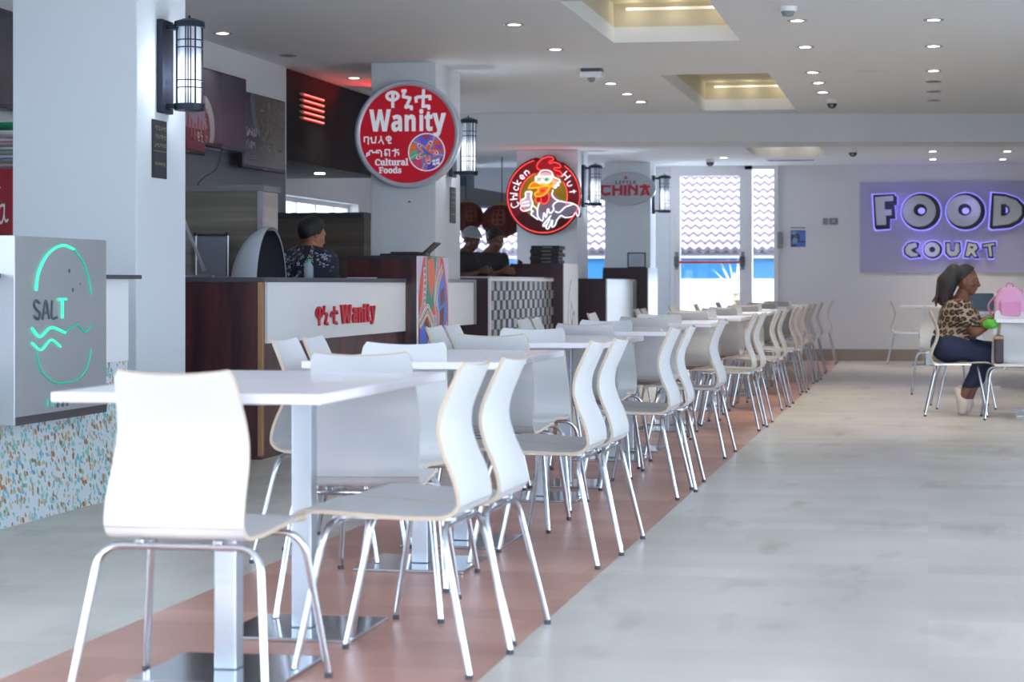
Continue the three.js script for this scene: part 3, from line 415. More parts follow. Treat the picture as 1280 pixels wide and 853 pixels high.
// ---------- neon sign ----------
{ const K = 110 / 853 / 2520 * 23.4; // metres per traced unit at the sign's place
  const s = thing('neon_sign', 'round neon sign with a thumbs-up rooster, red tube rings and white lettering', 'sign', [-4.448, 2.066, -23.28]);
  const L = ([x, y]) => [(x - 425) * K, (415 - y) * K];
  const neon = (pts, col, glow, r = 5, closed = false, z = 0.05) => { const p = pts.map((q) => V(...L(q), z)); return tube(p, r * K, Math.max(16, pts.length * 5), closed, 8); };
  const outline = []; for (let i = 0; i <= 40; i++) { const a = -1.02 + (2 * PI - 0.75) * i / 40; outline.push([422 + 374 * Math.cos(a), 428 + 386 * Math.sin(a)]); }
  const comb = [[395, 62], [440, 32], [490, 26], [540, 46], [552, 78], [600, 100]], plate = [...outline.slice(0, 1), ...outline.slice(1), ...comb].map(L);
  part('backing', extrude(poly(plate), 0.05, 0.004), hex('#3a1520', 0.4), s);
  const tail = poly([[700, 500], [745, 520], [778, 560], [796, 600], [790, 640], [740, 640], [660, 650]].map(L)); part('tail_backing', extrude(tail, 0.048, 0.003), hex('#3a1520', 0.4), s);
  const tex = canvasTex(1024, 1024, (c, w) => {
    const q = w / 853, pt = ([x, y]) => [x * q, y * q], fill = (col, pts, curve = true) => { c.fillStyle = col; c.beginPath(); const n = pts.length; if (curve) { const m = (i) => [(pts[i % n][0] + pts[(i + 1) % n][0]) / 2 * q, (pts[i % n][1] + pts[(i + 1) % n][1]) / 2 * q]; c.moveTo(...m(0)); for (let i = 1; i <= n; i++) c.quadraticCurveTo(...pt(pts[i % n]), ...m(i)); } else pts.forEach((p, i) => i ? c.lineTo(...pt(p)) : c.moveTo(...pt(p))); c.closePath(); c.fill(); };
    c.fillStyle = '#4a1822'; c.fillRect(0, 0, w, w); c.fillStyle = '#7d1c2c'; c.beginPath(); c.arc(425 * q, 425 * q, 362 * q, 0, 7); c.fill();
    c.fillStyle = '#4c1420'; c.beginPath(); c.arc(425 * q, 425 * q, 360 * q, 0.3, 2.5); c.arc(425 * q, 425 * q, 240 * q, 2.5, 0.3, true); c.fill();
    c.fillStyle = '#93a024'; c.beginPath(); c.arc(428 * q, 425 * q, 238 * q, 0, 7); c.fill();
    fill('#a21c30', [[362, 165], [365, 110], [420, 60], [490, 44], [530, 70], [480, 105], [580, 120], [600, 145], [530, 160], [600, 200], [605, 235], [560, 250], [520, 190], [440, 175]]);
    fill('#8d94a6', [[400, 500], [470, 470], [520, 370], [560, 450], [640, 490], [720, 500], [778, 560], [775, 625], [740, 600], [640, 640], [560, 660], [540, 720], [470, 750], [420, 720], [400, 660], [330, 640], [270, 560], [300, 540], [360, 580]]);
    fill('#e9ebf2', [[380, 210], [440, 180], [510, 205], [520, 260], [590, 290], [560, 350], [520, 340], [470, 330], [345, 290], [345, 235]]); fill('#d8b428', [[275, 350], [330, 285], [430, 315], [530, 285], [520, 320], [470, 400], [410, 430], [340, 410], [370, 345]]);
    fill('#b81f34', [[350, 440], [395, 430], [440, 420], [470, 400], [480, 460], [440, 500], [400, 490], [350, 490]]); fill('#d04a58', [[395, 360], [450, 345], [440, 385], [395, 395]]);
    fill('#0f7a5c', [[438, 250], [470, 246], [472, 280], [440, 284]]); fill('#1d6a5a', [[372, 250], [390, 250], [390, 275], [374, 276]]);
    fill('#d5dae6', [[205, 460], [240, 440], [245, 395], [305, 380], [300, 440], [315, 500], [290, 580], [205, 560]]);
    c.strokeStyle = '#5a6270'; c.lineWidth = 5; for (const [a, b] of [[[215, 488], [285, 478]], [[215, 520], [285, 512]], [[222, 550], [280, 545]]]) { c.beginPath(); c.moveTo(...pt(a)); c.lineTo(...pt(b)); c.stroke(); }
  });
  const fg = new THREE.ShapeGeometry(poly(plate), 32); { const p = fg.attributes.position, uv = []; for (let i = 0; i < p.count; i++) uv.push((p.getX(i) / K + 425) / 853, 1 - (415 - p.getY(i) / K) / 853); fg.setAttribute('uv', new THREE.Float32BufferAttribute(uv, 2)); }
  part('printed_face', fg.scale(0.985, 0.985, 1), printMat(tex, 0.4), s, [0, 0, 0.0545]);
  const em = (c, e, i) => std({ color: c, emissive: e, emissiveIntensity: i }), Z = 0.062;
  const red = em('#ff8070', '#ff3030', 0.75), white = em('#ffffff', '#eaf4ff', 0.7), yellow = em('#ffd860', '#ffb41c', 0.6), green = em('#40d0a0', '#18b080', 0.7);
  const ring = (r, a0, a1) => [...Array(37)].map((_, i) => { const a = a0 + (a1 - a0) * i / 36; return [425 + r * Math.cos(a), 428 + r * Math.sin(a)]; });
  const addN = (name, list, mat, r) => part(name, merge(list.map((p) => neon(p, 0, 0, r, false, Z))), mat, s);
  addN('red_tube', [ring(360, -0.95, 4.45), ring(238, -0.62, 0.36), ring(236, 2.45, 4.35), [[400, 175], [365, 160], [362, 120], [400, 75], [450, 50], [500, 46], [528, 68], [480, 95], [482, 108], [540, 100], [590, 125], [595, 150], [530, 155], [535, 172], [590, 190], [608, 220], [580, 240], [560, 225]], [[355, 430], [345, 470], [365, 496], [395, 490], [402, 450], [400, 480], [430, 505], [470, 480], [478, 420], [470, 400]], [[385, 385], [400, 362], [440, 360], [450, 345]]], red, 4.5);
  addN('white_tube', [[[375, 225], [400, 185], [460, 175], [510, 200], [522, 240], [580, 270], [590, 295], [560, 300], [582, 325], [545, 325], [550, 352], [525, 340]], [[345, 240], [400, 236], [440, 240], [495, 236], [500, 270], [470, 296], [430, 290], [410, 270], [395, 296], [350, 290], [345, 240]], [[520, 370], [512, 420], [560, 470], [640, 490], [720, 505], [770, 540], [780, 600], [765, 632], [745, 590], [720, 625], [640, 640], [600, 620], [560, 665]], [[385, 490], [365, 560], [375, 640], [415, 670], [430, 590], [450, 640], [470, 550], [490, 600], [530, 560]], [[530, 560], [520, 520], [560, 485], [610, 480]], [[540, 580], [580, 590], [640, 540], [720, 510]], [[500, 620], [440, 690], [415, 725], [450, 715], [490, 650], [450, 740], [470, 752], [515, 660], [510, 735], [540, 715], [560, 660]], [[200, 470], [245, 440], [245, 395], [280, 382], [308, 392], [298, 440], [318, 500], [300, 570], [325, 575], [300, 600], [370, 660]], [[200, 470], [192, 500], [205, 520], [195, 550], [230, 575], [285, 560]], [[205, 495], [280, 480]], [[205, 525], [285, 515]], [[320, 520], [365, 560]]], white, 5);
  addN('yellow_tube', [[[275, 352], [300, 310], [345, 290], [390, 310], [460, 318], [510, 285], [525, 300], [500, 330], [450, 330], [370, 345], [275, 352]], [[370, 345], [375, 380], [340, 400], [345, 425], [400, 430], [450, 400], [490, 340]]], yellow, 5);
  addN('green_tube', [[[440, 255], [465, 250], [468, 276], [445, 280]], [[375, 252], [385, 276]]], green, 7);
  // lettering in bent tube
  const G = { C: [[0.75, 0.15], [0.45, 0], [0.1, 0.15], [0, 0.5], [0.1, 0.85], [0.45, 1], [0.75, 0.85]], h: [[[0, 0], [0, 1]], [[0, 0.6], [0.4, 0.4], [0.7, 0.6], [0.7, 1]]], l: [[[0.1, 0.0], [0.1, 1]]], c: [[0.8, 0.5], [0.4, 0.38], [0.05, 0.7], [0.4, 1], [0.8, 0.9]], k: [[[0, 0], [0, 1]], [[0.7, 0.4], [0.05, 0.7], [0.7, 1]]], e: [[0.05, 0.7], [0.75, 0.68], [0.4, 0.38], [0.05, 0.7], [0.4, 1], [0.75, 0.9]], n: [[[0, 0.4], [0, 1]], [[0, 0.6], [0.4, 0.4], [0.7, 0.6], [0.7, 1]]], H: [[[0, 0], [0, 1]], [[0.8, 0], [0.8, 1]], [[0, 0.5], [0.8, 0.5]]], u: [[0, 0.4], [0.05, 0.85], [0.4, 1], [0.75, 0.85], [0.75, 0.4]], t: [[[0.4, 0.1], [0.4, 1]], [[0.1, 0.4], [0.75, 0.4]]] };
  const arc = []; const put = (word, a0, step, inward) => [...word].forEach((ch, i) => { const a = a0 + step[i], gl = G[ch], strokes = Array.isArray(gl[0][0]) ? gl : [gl]; for (const st of strokes) arc.push(st.map(([u, v]) => { const rad = 336 - v * 76, an = a + (u - 0.4) * 0.17 * (ch === 'C' || ch === 'H' ? 1.25 : 1.05); return [425 + rad * Math.cos(an), 428 + rad * Math.sin(an)]; })); });
  put('Chlcken', -3.42, [0, 0.25, 0.42, 0.55, 0.77, 1.0, 1.23]); put('Hut', -0.72, [0, 0.3, 0.58]);
  addN('letter_tube', arc, white, 4);
  const p = new THREE.PointLight('#ff5a50', 0.12); p.position.set(-4.448, 2.2, -22.95); p.shadow.radius = 6; scene.add(p);
}
// ---------- oval sign ----------
{ const s = thing('oval_sign', 'grey oval sign with raised red letters on the farthest column', 'sign', [-3.852, 2.254, -25.86]);
  const body = poly(ellipsePath(0, 0, 0.38, 0.215, 64)); part('oval_board', extrude(body, 0.05, 0.008), hex('#b9bcc6', 0.5), s, [0, 0, -0.03]);
  const U = 0.76 / 770, L = (x, y) => [(x - 434) * U, (332 - y) * U], red = hex('#b82238', 0.45), bar = (pts) => extrude(poly(pts.map((p) => L(...p))), 0.012, 0.002);
  const Z = [0, 0, 0.026];
  part('letter_c', bar([[85, 285], [225, 285], [222, 322], [200, 312], [130, 312], [122, 350], [135, 385], [222, 375], [222, 412], [160, 428], [110, 415], [88, 370], [92, 320]]), red, s, Z);
  part('letter_h', bar([[245, 285], [280, 285], [280, 330], [345, 330], [345, 285], [380, 285], [380, 420], [325, 415], [325, 400], [345, 395], [345, 362], [280, 362], [280, 425], [245, 425]]), red, s, Z);
  part('letter_i', bar([[395, 285], [435, 285], [435, 425], [395, 425]]), red, s, Z);
  part('letter_n', bar([[450, 280], [490, 280], [550, 335], [550, 285], [585, 285], [585, 420], [525, 418], [530, 395], [550, 390], [550, 375], [487, 325], [487, 425], [450, 425]]), red, s, Z);
  part('letter_a', merge([bar([[605, 292], [650, 292], [650, 275], [705, 280], [705, 296], [745, 292], [745, 325], [712, 325], [750, 425], [705, 420], [680, 345], [650, 425], [608, 425], [655, 325], [605, 322]]), bar([[655, 395], [690, 380], [695, 400], [650, 418]])]), red, s, Z);
  part('lantern_mark', merge([bar([[395, 205], [450, 205], [440, 185], [405, 185]]), bar([[410, 180], [436, 180], [422, 158]])]), red, s, Z);
  const font = await new FontLoader().loadAsync('fonts/droid/droid_sans_bold.typeface.json');
  const tg = new TextGeometry('LITTLE', { font, size: 0.035, depth: 0.006, curveSegments: 4 }); tg.computeBoundingBox(); tg.translate(-tg.boundingBox.max.x / 2, 0, 0).scale(0.14 / tg.boundingBox.max.x, 1.25, 1); part('small_letters', tg, hex('#4a4450', 0.5), s, [(420 - 434) * U, (332 - 272) * U, 0.026]);
}
// ---------- FOOD COURT sign ----------
{ const Zw = -26.95, s = thing('food_court_sign', 'lilac wall panel with large backlit letters FOOD COURT', 'sign', [0.6, 0, Zw]);
  const wallpx = 0.0042238; // metres per traced pixel on that wall
  const panel = part('panel', span(-1.492, 2.4, 1.168, 2.366, 0, 0.03), hex('#b3b3d6', 0.6), s);
  // traced in a frame of 1137 units for 240 px from pixel (1040,180)
  const u = 240 / 1137 * 26.6 / 2520, X0 = -1.492 - 0.0, ox = (x) => (x - 165) * u * 1.0 + X0, oy = (y) => 2.366 - (y - 235) * u;
  const L = (p) => p.map(([x, y]) => [ox(x), oy(y)]), ell = (cx, cy, rx, ry) => ellipsePath(cx, cy, rx, ry, 48);
  const grey = hex('#c3c9c9', 0.5), dark = hex('#20283a', 0.5), halo = std({ color: '#c9c4ff', emissive: '#8f84ff', emissiveIntensity: 0.75 });
  const grow = (pts, k) => { const cx = pts.reduce((a, p) => a + p[0], 0) / pts.length, cy = pts.reduce((a, p) => a + p[1], 0) / pts.length, xs = pts.map((p) => p[0]), ys = pts.map((p) => p[1]), w = Math.max(...xs) - Math.min(...xs), h = Math.max(...ys) - Math.min(...ys); return pts.map(([x, y]) => [cx + (x - cx) * (1 + 2 * k / w), cy + (y - cy) * (1 + 2 * k / h)]); };
  const letter = (name, back, backHoles, front, frontHoles) => {
    const b = part(name, extrude(poly(L(back), backHoles.map(L)), 0.05, 0.003).translate(0, 0, 0.055), dark, s);
    part('light_strip', extrude(poly(L(grow(back, 5))), 0.014).translate(0, 0, 0.033), halo, b);
    part('letter_face', extrude(poly(L(front), frontHoles.map(L)), 0.02, 0.003).translate(0, 0, 0.109), grey, b);
  };
  letter('letter_f', [[242, 312], [370, 307], [372, 320], [384, 320], [384, 374], [368, 374], [372, 400], [376, 456], [342, 456], [342, 514], [262, 520], [252, 505]], [], [[253, 326], [360, 318], [362, 348], [310, 352], [312, 400], [350, 400], [352, 434], [318, 436], [320, 490], [264, 492]], []);
  letter('letter_o', ell(524, 413, 114, 108), [ell(526, 408, 22, 20)], ell(512, 410, 97, 92), [ell(518, 404, 40, 37)]);
  letter('letter_o', ell(782, 413, 113, 108), [ell(782, 410, 22, 20)], ell(770, 410, 98, 92), [ell(776, 404, 40, 37)]);
  letter('letter_d', [[932, 305], [1010, 312], [1080, 335], [1122, 380], [1130, 430], [1100, 480], [1040, 512], [935, 520], [918, 508]], [[[1012, 385], [1026, 396], [1026, 420], [1012, 428]]], [[945, 322], [1010, 328], [1070, 350], [1102, 385], [1104, 430], [1080, 465], [1030, 490], [938, 500]], [[[984, 372], [1010, 370], [1034, 390], [1036, 420], [1015, 440], [984, 444]]]);
  const big = 0; const sm = (n, b, bh, f, fh) => letter(n, b, bh, f, fh);
  sm('letter_c', [[500, 590], [516, 600], [508, 628], [490, 640], [520, 668], [526, 682], [460, 690], [424, 665], [420, 630], [440, 600], [470, 588]], [], [[492, 596], [500, 620], [476, 630], [462, 640], [480, 655], [506, 662], [500, 676], [465, 680], [434, 660], [430, 632], [448, 606]], []);
  sm('letter_o', ell(591, 638, 56, 53), [], ell(587, 637, 46, 43), [ell(588, 637, 19, 18)]);
  sm('letter_u', [[662, 592], [694, 592], [698, 640], [714, 640], [716, 592], [752, 594], [756, 650], [735, 682], [690, 688], [662, 660]], [], [[670, 600], [690, 600], [694, 648], [716, 648], [722, 600], [744, 602], [746, 650], [728, 674], [694, 678], [672, 655]], []);
  sm('letter_r', [[790, 588], [850, 600], [862, 630], [845, 655], [862, 690], [830, 690], [815, 670], [805, 688], [770, 684]], [], [[796, 598], [842, 608], [850, 628], [832, 650], [848, 680], [830, 680], [812, 655], [800, 678], [780, 676]], [[[808, 616], [828, 620], [826, 634], [806, 630]]]);
  sm('letter_t', [[872, 602], [955, 590], [958, 618], [938, 622], [944, 690], [912, 690], [904, 628], [876, 632]], [], [[880, 610], [946, 599], [948, 612], [926, 616], [934, 680], [918, 680], [910, 620], [882, 624]], []);
  for (const [x, y] of [[0.5, 0.3], [1.5, 0.3], [0.9, 0.78]]) { const p = new THREE.PointLight('#9a90ff', 0.06); p.position.set(0.6 - 1.492 + x * 0.95, 2.366 - y * 1.1, Zw + 0.25); p.shadow.radius = 8; scene.add(p); }
}
// ---------- counters ----------
{ // snack counter with terrazzo base on the left
  const t = thing('snack_counter', 'counter with blue-and-brown speckled terrazzo base and white upper panel on the left', 'counter', [-4.2, 0, -8]);
  part('terrazzo_base', span(-0.4, 0.4, 0.0, 0.65, -1.2, 2.2), M.terrazzo, t); part('upper_panel', span(-0.38, 0.395, 0.65, 1.043, -1.22, 2.2), M.white, t); part('worktop', span(-0.42, 0.44, 1.043, 1.063, -1.28, 2.2, 0.003), M.darkTop, t);
  const b = thing('steel_sign_box', 'brushed steel box sign with green-lit cut-out burger outline and the word SALT', 'sign', [-3.87, 0.435, -8.24]);
  part('box', span(-0.18, 0.17, 0.0, 0.785, -0.47, 0.47, 0.004), M.brushed, b); part('lower_band', span(-0.17, 0.173, 0.0, 0.035, -0.465, 0.465), std({ color: '#77757c', metalness: 1, roughness: 0.4 }), b);
  // logo traced: u along the face from its near edge (0) to its far edge (1), v from the top down
  const Y = (v) => 0.785 * (1 - v), Zc = (u) => 0.47 - 0.94 * u; // near edge = +z
  const conv = ([x, y]) => { const t = (x - 50) / (298 - 50); const z0 = 7.77, z1 = 8.71, zz = 1 / ((1 - t) / z0 + t / z1); return V(0.173, Y((y - 44) / ((562 + (525 - 562) * t) - 44)), (8.24 - zz)); };
  const lit = std({ color: '#5fe0b4', emissive: '#18e09a', emissiveIntensity: 0.75 }), dim = std({ color: '#4fae98', emissive: '#10b088', emissiveIntensity: 0.22 }), cut = hex('#565e64', 0.6);
  const line = (name, pts, m, r = 0.006) => part(name, tube(pts.map(conv), r, pts.length * 5, false, 8), m, b);
  line('bun_top_outline', [[107, 192], [112, 150], [128, 108], [150, 80], [180, 65], [208, 74]], lit); line('bun_top_outline', [[208, 74], [232, 105], [246, 145], [255, 197]], dim);
  line('wavy_line', [[96, 296], [116, 318], [146, 293], [185, 305]], lit); line('wavy_line', [[185, 305], [218, 284], [240, 302], [258, 283]], dim, 0.0045); line('wavy_line', [[96, 336], [120, 354], [148, 326], [172, 344]], lit, 0.005); line('bun_bottom_outline', [[108, 362], [120, 408], [150, 438], [190, 443], [230, 425], [248, 390], [254, 350]], dim, 0.0045);
  for (const [x, y, r] of [[197, 135, 0.008], [226, 170, 0.005], [207, 187, 0.008]]) part('seed', new THREE.SphereGeometry(r, 12, 8).scale(0.3, 1.3, 1), cut, b, conv([x, y]).toArray());
  const st = (pts, m) => part('letter', tube(pts.map(conv), 0.0055, 24, false, 8), m, b);
  st([[116, 226], [106, 219], [101, 232], [108, 244], [117, 255], [113, 270], [101, 262]], cut); st([[124, 271], [133, 219], [142, 268]], cut); st([[127, 253], [140, 251]], cut); st([[150, 217], [150, 266], [163, 264]], cut); st([[166, 215], [188, 213]], lit); st([[178, 214], [178, 266]], lit);
  [[137, 498, 12], [152, 498, 8], [165, 499, 6], [178, 497, 6], [190, 495, 5]].forEach(([x, y, w], i) => st([[x, y - 9], [x + 1, y], [x, y + 12]], i < 2 ? dim : cut));
  
}
{ // first long counter
  const t = thing('service_counter', 'dark wood service counter with white front panel lettered in red', 'counter', [-4.2, 0, -12.8]);
  part('carcass', span(0.2, 0.385, 0, 1.03, -1.62, 1.52), M.walnut, t); part('end_panel', span(-0.6, 0.385, 0, 1.03, 1.52, 1.6), M.walnut, t); part('front_panel', span(0.385, 0.4, 0.672, 1.03, -1.63, 1.52), M.whiteGloss, t); part('corner_strip', span(0.37, 0.392, 0.02, 1.03, 1.56, 1.604), M.edgeOak, t); part('worktop', span(0.12, 0.41, 1.03, 1.058, -1.63, 1.4, 0.003), M.darkTop, t); part('end_worktop', span(-0.62, 0.41, 1.03, 1.058, 1.4, 1.61, 0.003), M.darkTop, t);
  const letters = thing('red_lettering', 'raised red lettering on the white counter front', 'lettering', [-3.799, 0, -12.8]);
  const strokeGeo = (pts, r, z0, y0, sz, sy) => tube(pts.map(([a, b]) => V(0.008, y0 - b * sy, z0 - a * sz)), r, pts.length * 4, false, 6);
  // z runs away from the viewer along the counter: text starts at the near end
  ETH.wa.forEach((p) => part('letter_stroke', strokeGeo(p, 0.0095, 0.62, 0.873, 0.17, 0.118), M.red, letters)); ETH.ni.forEach((p) => part('letter_stroke', strokeGeo(p, 0.0095, 0.47, 0.876, 0.15, 0.118), M.red, letters)); ETH.ti.forEach((p) => part('letter_stroke', strokeGeo(p, 0.0095, 0.30, 0.876, 0.17, 0.115), M.red, letters));
  const font = await new FontLoader().loadAsync('fonts/droid/droid_sans_bold.typeface.json');
  let z = 0.06; for (const [ch, w, hh, dy] of [['W', 0.25, 0.126, 0], ['a', 0.11, 0.105, 0], ['n', 0.11, 0.105, 0], ['i', 0.055, 0.128, 0], ['t', 0.075, 0.125, 0], ['y', 0.12, 0.13, -0.018]]) {
    const g = new TextGeometry(ch, { font, size: 1, depth: 0.1, curveSegments: 6, bevelEnabled: true, bevelSize: 0.035, bevelThickness: 0.01, bevelSegments: 1 }); g.computeBoundingBox(); const bb = g.boundingBox; g.translate(-bb.min.x, -bb.min.y, 0).scale(w / (bb.max.x - bb.min.x), hh / (bb.max.y - bb.min.y), 0.12); g.rotateY(PI / 2); part('letter', g, M.red, letters, [0, 0.757 + dy, z]); z -= w + 0.024;
  }
  const c = thing('till_block', 'tall dark wood till block with a painted folk-art side panel', 'counter', [-3.97, 0, -14.895]);
  part('carcass', span(-0.27, 0.255, 0, 1.205, -0.465, 0.43), M.walnut, c); part('top', span(-0.275, 0.262, 1.205, 1.23, -0.465, 0.465, 0.003), M.dark, c); part('front_edge', span(-0.27, 0.255, 0, 1.205, 0.43, 0.462), M.walnut, c);
  const pf = part('painted_panel', new THREE.PlaneGeometry(0.93, 1.215).rotateY(PI / 2), printMat(paintedTex, 0.4), c, [0.269, 0.615, 0]); part('panel_board', span(0.255, 0.267, 0, 1.225, -0.468, 0.468), M.white, c);
  const e = thing('end_counter', 'low white counter end with grey frame between the painted panel and the column', 'counter', [-4.1, 0, -16.2]);
  part('carcass', span(-0.5, 0.02, 0, 1.02, -0.1, 0.85), M.walnut, e); part('white_panel', span(0.02, 0.22, 0.67, 1.03, -0.85, 0.83), M.white, e); part('frame', merge([span(0.2, 0.232, 1.03, 1.058, -0.9, 0.83), span(0.2, 0.232, 0.67, 1.03, -0.9, -0.84)]), M.grey, e);
}
{ // second stall
  const t = thing('fluted_counter', 'low counter with staggered chrome strips on its front', 'counter', [-4.2, 0, -18.87]);
  part('carcass', span(0.0, 0.38, 0, 1.07, -1.52, 1.52), M.walnutPlain, t); part('worktop', span(-0.02, 0.4, 1.07, 1.085, -1.52, 1.53, 0.003), M.steel, t); part('frame', merge([span(0.38, 0.4, 0.3, 1.07, 1.48, 1.525), span(0.38, 0.4, 1.045, 1.07, -1.52, 1.48)]), M.frameWhite, t); part('lower_band', span(0.38, 0.395, 0, 0.52, -1.52, 1.48), M.dark, t);
  const g1 = bx(0.012, 0.083, 0.12, 0.387, 0, 0, 0.003); const mats = [std({ color: '#a9adb5', metalness: 0.3, roughness: 0.35 }), std({ color: '#24262d', roughness: 0.4 })];
  for (let r = 0; r < 6; r++) for (let i = 0; i < 12; i++) { const dark = r % 2; part('strip', g1, mats[dark], t, [dark ? -0.004 : 0.004, 1.0 - r * 0.086, 1.41 - i * 0.25]); part('strip', g1, mats[1 - dark], t, [dark ? 0.004 : -0.004, 1.0 - r * 0.086, 1.41 - i * 0.25 - 0.125]); }
  const c = thing('till_block', 'tall dark till block with a white side bearing a chicken line drawing', 'counter', [-3.97, 0, -20.8]);
  part('carcass', span(-0.29, 0.27, 0, 1.228, -0.42, 0.41), M.walnutPlain, c); part('white_side', span(0.27, 0.28, 0, 1.228, -0.42, 0.41), M.white, c);
  const tex = canvasTex(256, 512, (k, w, h) => { k.fillStyle = '#eef0f3'; k.fillRect(0, 0, w, h); k.strokeStyle = '#3a3d48'; k.lineWidth = 7; const q = (pts) => { k.beginPath(); pts.forEach(([x, y], i) => i ? k.lineTo(x * w, y * h) : k.moveTo(x * w, y * h)); k.stroke(); };
    q([[0.5, 0.12], [0.36, 0.22], [0.28, 0.38], [0.24, 0.55], [0.3, 0.7], [0.24, 0.85], [0.3, 0.98]]); q([[0.52, 0.3], [0.44, 0.4], [0.5, 0.5], [0.4, 0.6], [0.44, 0.75], [0.36, 0.9]]); q([[0.56, 0.34], [0.62, 0.42], [0.6, 0.55], [0.72, 0.6], [0.68, 0.7], [0.8, 0.74]]); q([[0.6, 0.45], [0.74, 0.4], [0.8, 0.55], [0.7, 0.6]]); q([[0.3, 0.6], [0.24, 0.68], [0.32, 0.74]]); q([[0.4, 0.78], [0.52, 0.86], [0.56, 0.98]]); k.fillStyle = '#3a3d48'; for (const [x, y] of [[0.3, 0.56], [0.5, 0.62], [0.42, 0.86], [0.58, 0.5]]) { k.beginPath(); k.ellipse(x * w, y * h, 9, 16, 0.4, 0, 7); k.fill(); } });
  part('drawing_panel', new THREE.PlaneGeometry(0.8, 1.2).rotateY(PI / 2), printMat(tex, 0.4), c, [0.2815, 0.61, 0]);
  const b = thing('low_counter', 'low dark counter with glossy white front at the far end of the stalls', 'counter', [-3.75, 0, -23.45]);
  part('carcass', span(-0.2, 0.185, 0, 1.08, -1.15, 1.15), M.walnutPlain, b); part('white_front', span(0.185, 0.2, 0.02, 1.07, -1.15, 1.13), M.whiteGloss, b); part('end_column', span(0.2, 0.21, 0.0, 1.05, -1.15, -0.9), M.grey, b);
  const f = thing('till_block', 'tall dark till block with plain white side, below the oval sign', 'counter', [-3.7, 0, -25.04]);
  part('carcass', span(-0.27, 0.29, 0, 1.22, -0.43, 0.43), M.walnutPlain, f); part('white_side', span(0.29, 0.3, 0, 1.22, -0.43, 0.43), M.whiteGloss, f);
}

// ---------- people: bodies from smoothly joined tapered limbs ----------
function surfaceNets(sdf, lo, hi, cell, uvOf) {
  const n = [0, 1, 2].map((i) => Math.ceil((hi[i] - lo[i]) / cell) + 1), [nx, ny, nz] = n, F = new Float32Array(nx * ny * nz), id = (x, y, z) => x + nx * (y + ny * z);
  for (let z = 0; z < nz; z++) for (let y = 0; y < ny; y++) for (let x = 0; x < nx;) { const f = sdf(lo[0] + x * cell, lo[1] + y * cell, lo[2] + z * cell), skip = Math.max(1, Math.floor(Math.abs(f) / cell * 0.4)); for (let k = 0; k < skip && x < nx; k++, x++) F[id(x, y, z)] = f; }
  const idx = new Int32Array(nx * ny * nz).fill(-1), P = [], I = [];
  for (let z = 0; z < nz - 1; z++) for (let y = 0; y < ny - 1; y++) for (let x = 0; x < nx - 1; x++) {
    let m = 0; const c = []; for (let k = 0; k < 8; k++) { const f = F[id(x + (k & 1), y + ((k >> 1) & 1), z + (k >> 2))]; c.push(f); if (f < 0) m |= 1 << k; }
    if (m === 0 || m === 255) continue;
    let sx = 0, sy = 0, sz = 0, cnt = 0;
    for (let a = 0; a < 8; a++) for (const bit of [1, 2, 4]) { if (a & bit) continue; const b = a | bit; if ((c[a] < 0) === (c[b] < 0)) continue; const t = c[a] / (c[a] - c[b]); sx += (a & 1) + (bit === 1 ? t : 0); sy += ((a >> 1) & 1) + (bit === 2 ? t : 0); sz += (a >> 2) + (bit === 4 ? t : 0); cnt++; }
    idx[id(x, y, z)] = P.length / 3; P.push(lo[0] + (x + sx / cnt) * cell, lo[1] + (y + sy / cnt) * cell, lo[2] + (z + sz / cnt) * cell);
  }
  for (let z = 1; z < nz - 1; z++) for (let y = 1; y < ny - 1; y++) for (let x = 1; x < nx - 1; x++) {
    const s0 = F[id(x, y, z)] < 0;
    const q = (a, b, c, d, s1) => { if (a < 0 || b < 0 || c < 0 || d < 0) return; s1 ? I.push(a, b, c, a, c, d) : I.push(a, c, b, a, d, c); };
    if (s0 !== F[id(x + 1, y, z)] < 0) q(idx[id(x, y - 1, z - 1)], idx[id(x, y, z - 1)], idx[id(x, y, z)], idx[id(x, y - 1, z)], s0);
    if (s0 !== F[id(x, y + 1, z)] < 0) q(idx[id(x - 1, y, z - 1)], idx[id(x - 1, y, z)], idx[id(x, y, z)], idx[id(x, y, z - 1)], s0);
    if (s0 !== F[id(x, y, z + 1)] < 0) q(idx[id(x - 1, y - 1, z)], idx[id(x, y - 1, z)], idx[id(x, y, z)], idx[id(x - 1, y, z)], s0);
  }
  const N = [], UV = [], e = cell * 0.5;
  for (let i = 0; i < P.length; i += 3) { const [x, y, z] = [P[i], P[i + 1], P[i + 2]]; const g = V(sdf(x + e, y, z) - sdf(x - e, y, z), sdf(x, y + e, z) - sdf(x, y - e, z), sdf(x, y, z + e) - sdf(x, y, z - e)).normalize(); N.push(g.x, g.y, g.z); const w = uvOf ? uvOf(x, y, z) : [x + z, y]; UV.push(w[0], w[1]); }
  const g = new THREE.BufferGeometry(); g.setAttribute('position', new THREE.Float32BufferAttribute(P, 3)); g.setAttribute('normal', new THREE.Float32BufferAttribute(N, 3)); g.setAttribute('uv', new THREE.Float32BufferAttribute(UV, 2)); g.setIndex(I); return g;
}
const smin = (a, b, k) => { const h = Math.max(k - Math.abs(a - b), 0) / k; return Math.min(a, b) - h * h * k * 0.25; };
function bone(a, b, ra, rb) { const d = [b[0] - a[0], b[1] - a[1], b[2] - a[2]], L = d[0] * d[0] + d[1] * d[1] + d[2] * d[2] || 1e-9; return (x, y, z) => { const px = x - a[0], py = y - a[1], pz = z - a[2], t = Math.max(0, Math.min(1, (px * d[0] + py * d[1] + pz * d[2]) / L)); return Math.hypot(px - d[0] * t, py - d[1] * t, pz - d[2] * t) - (ra + (rb - ra) * t); }; }
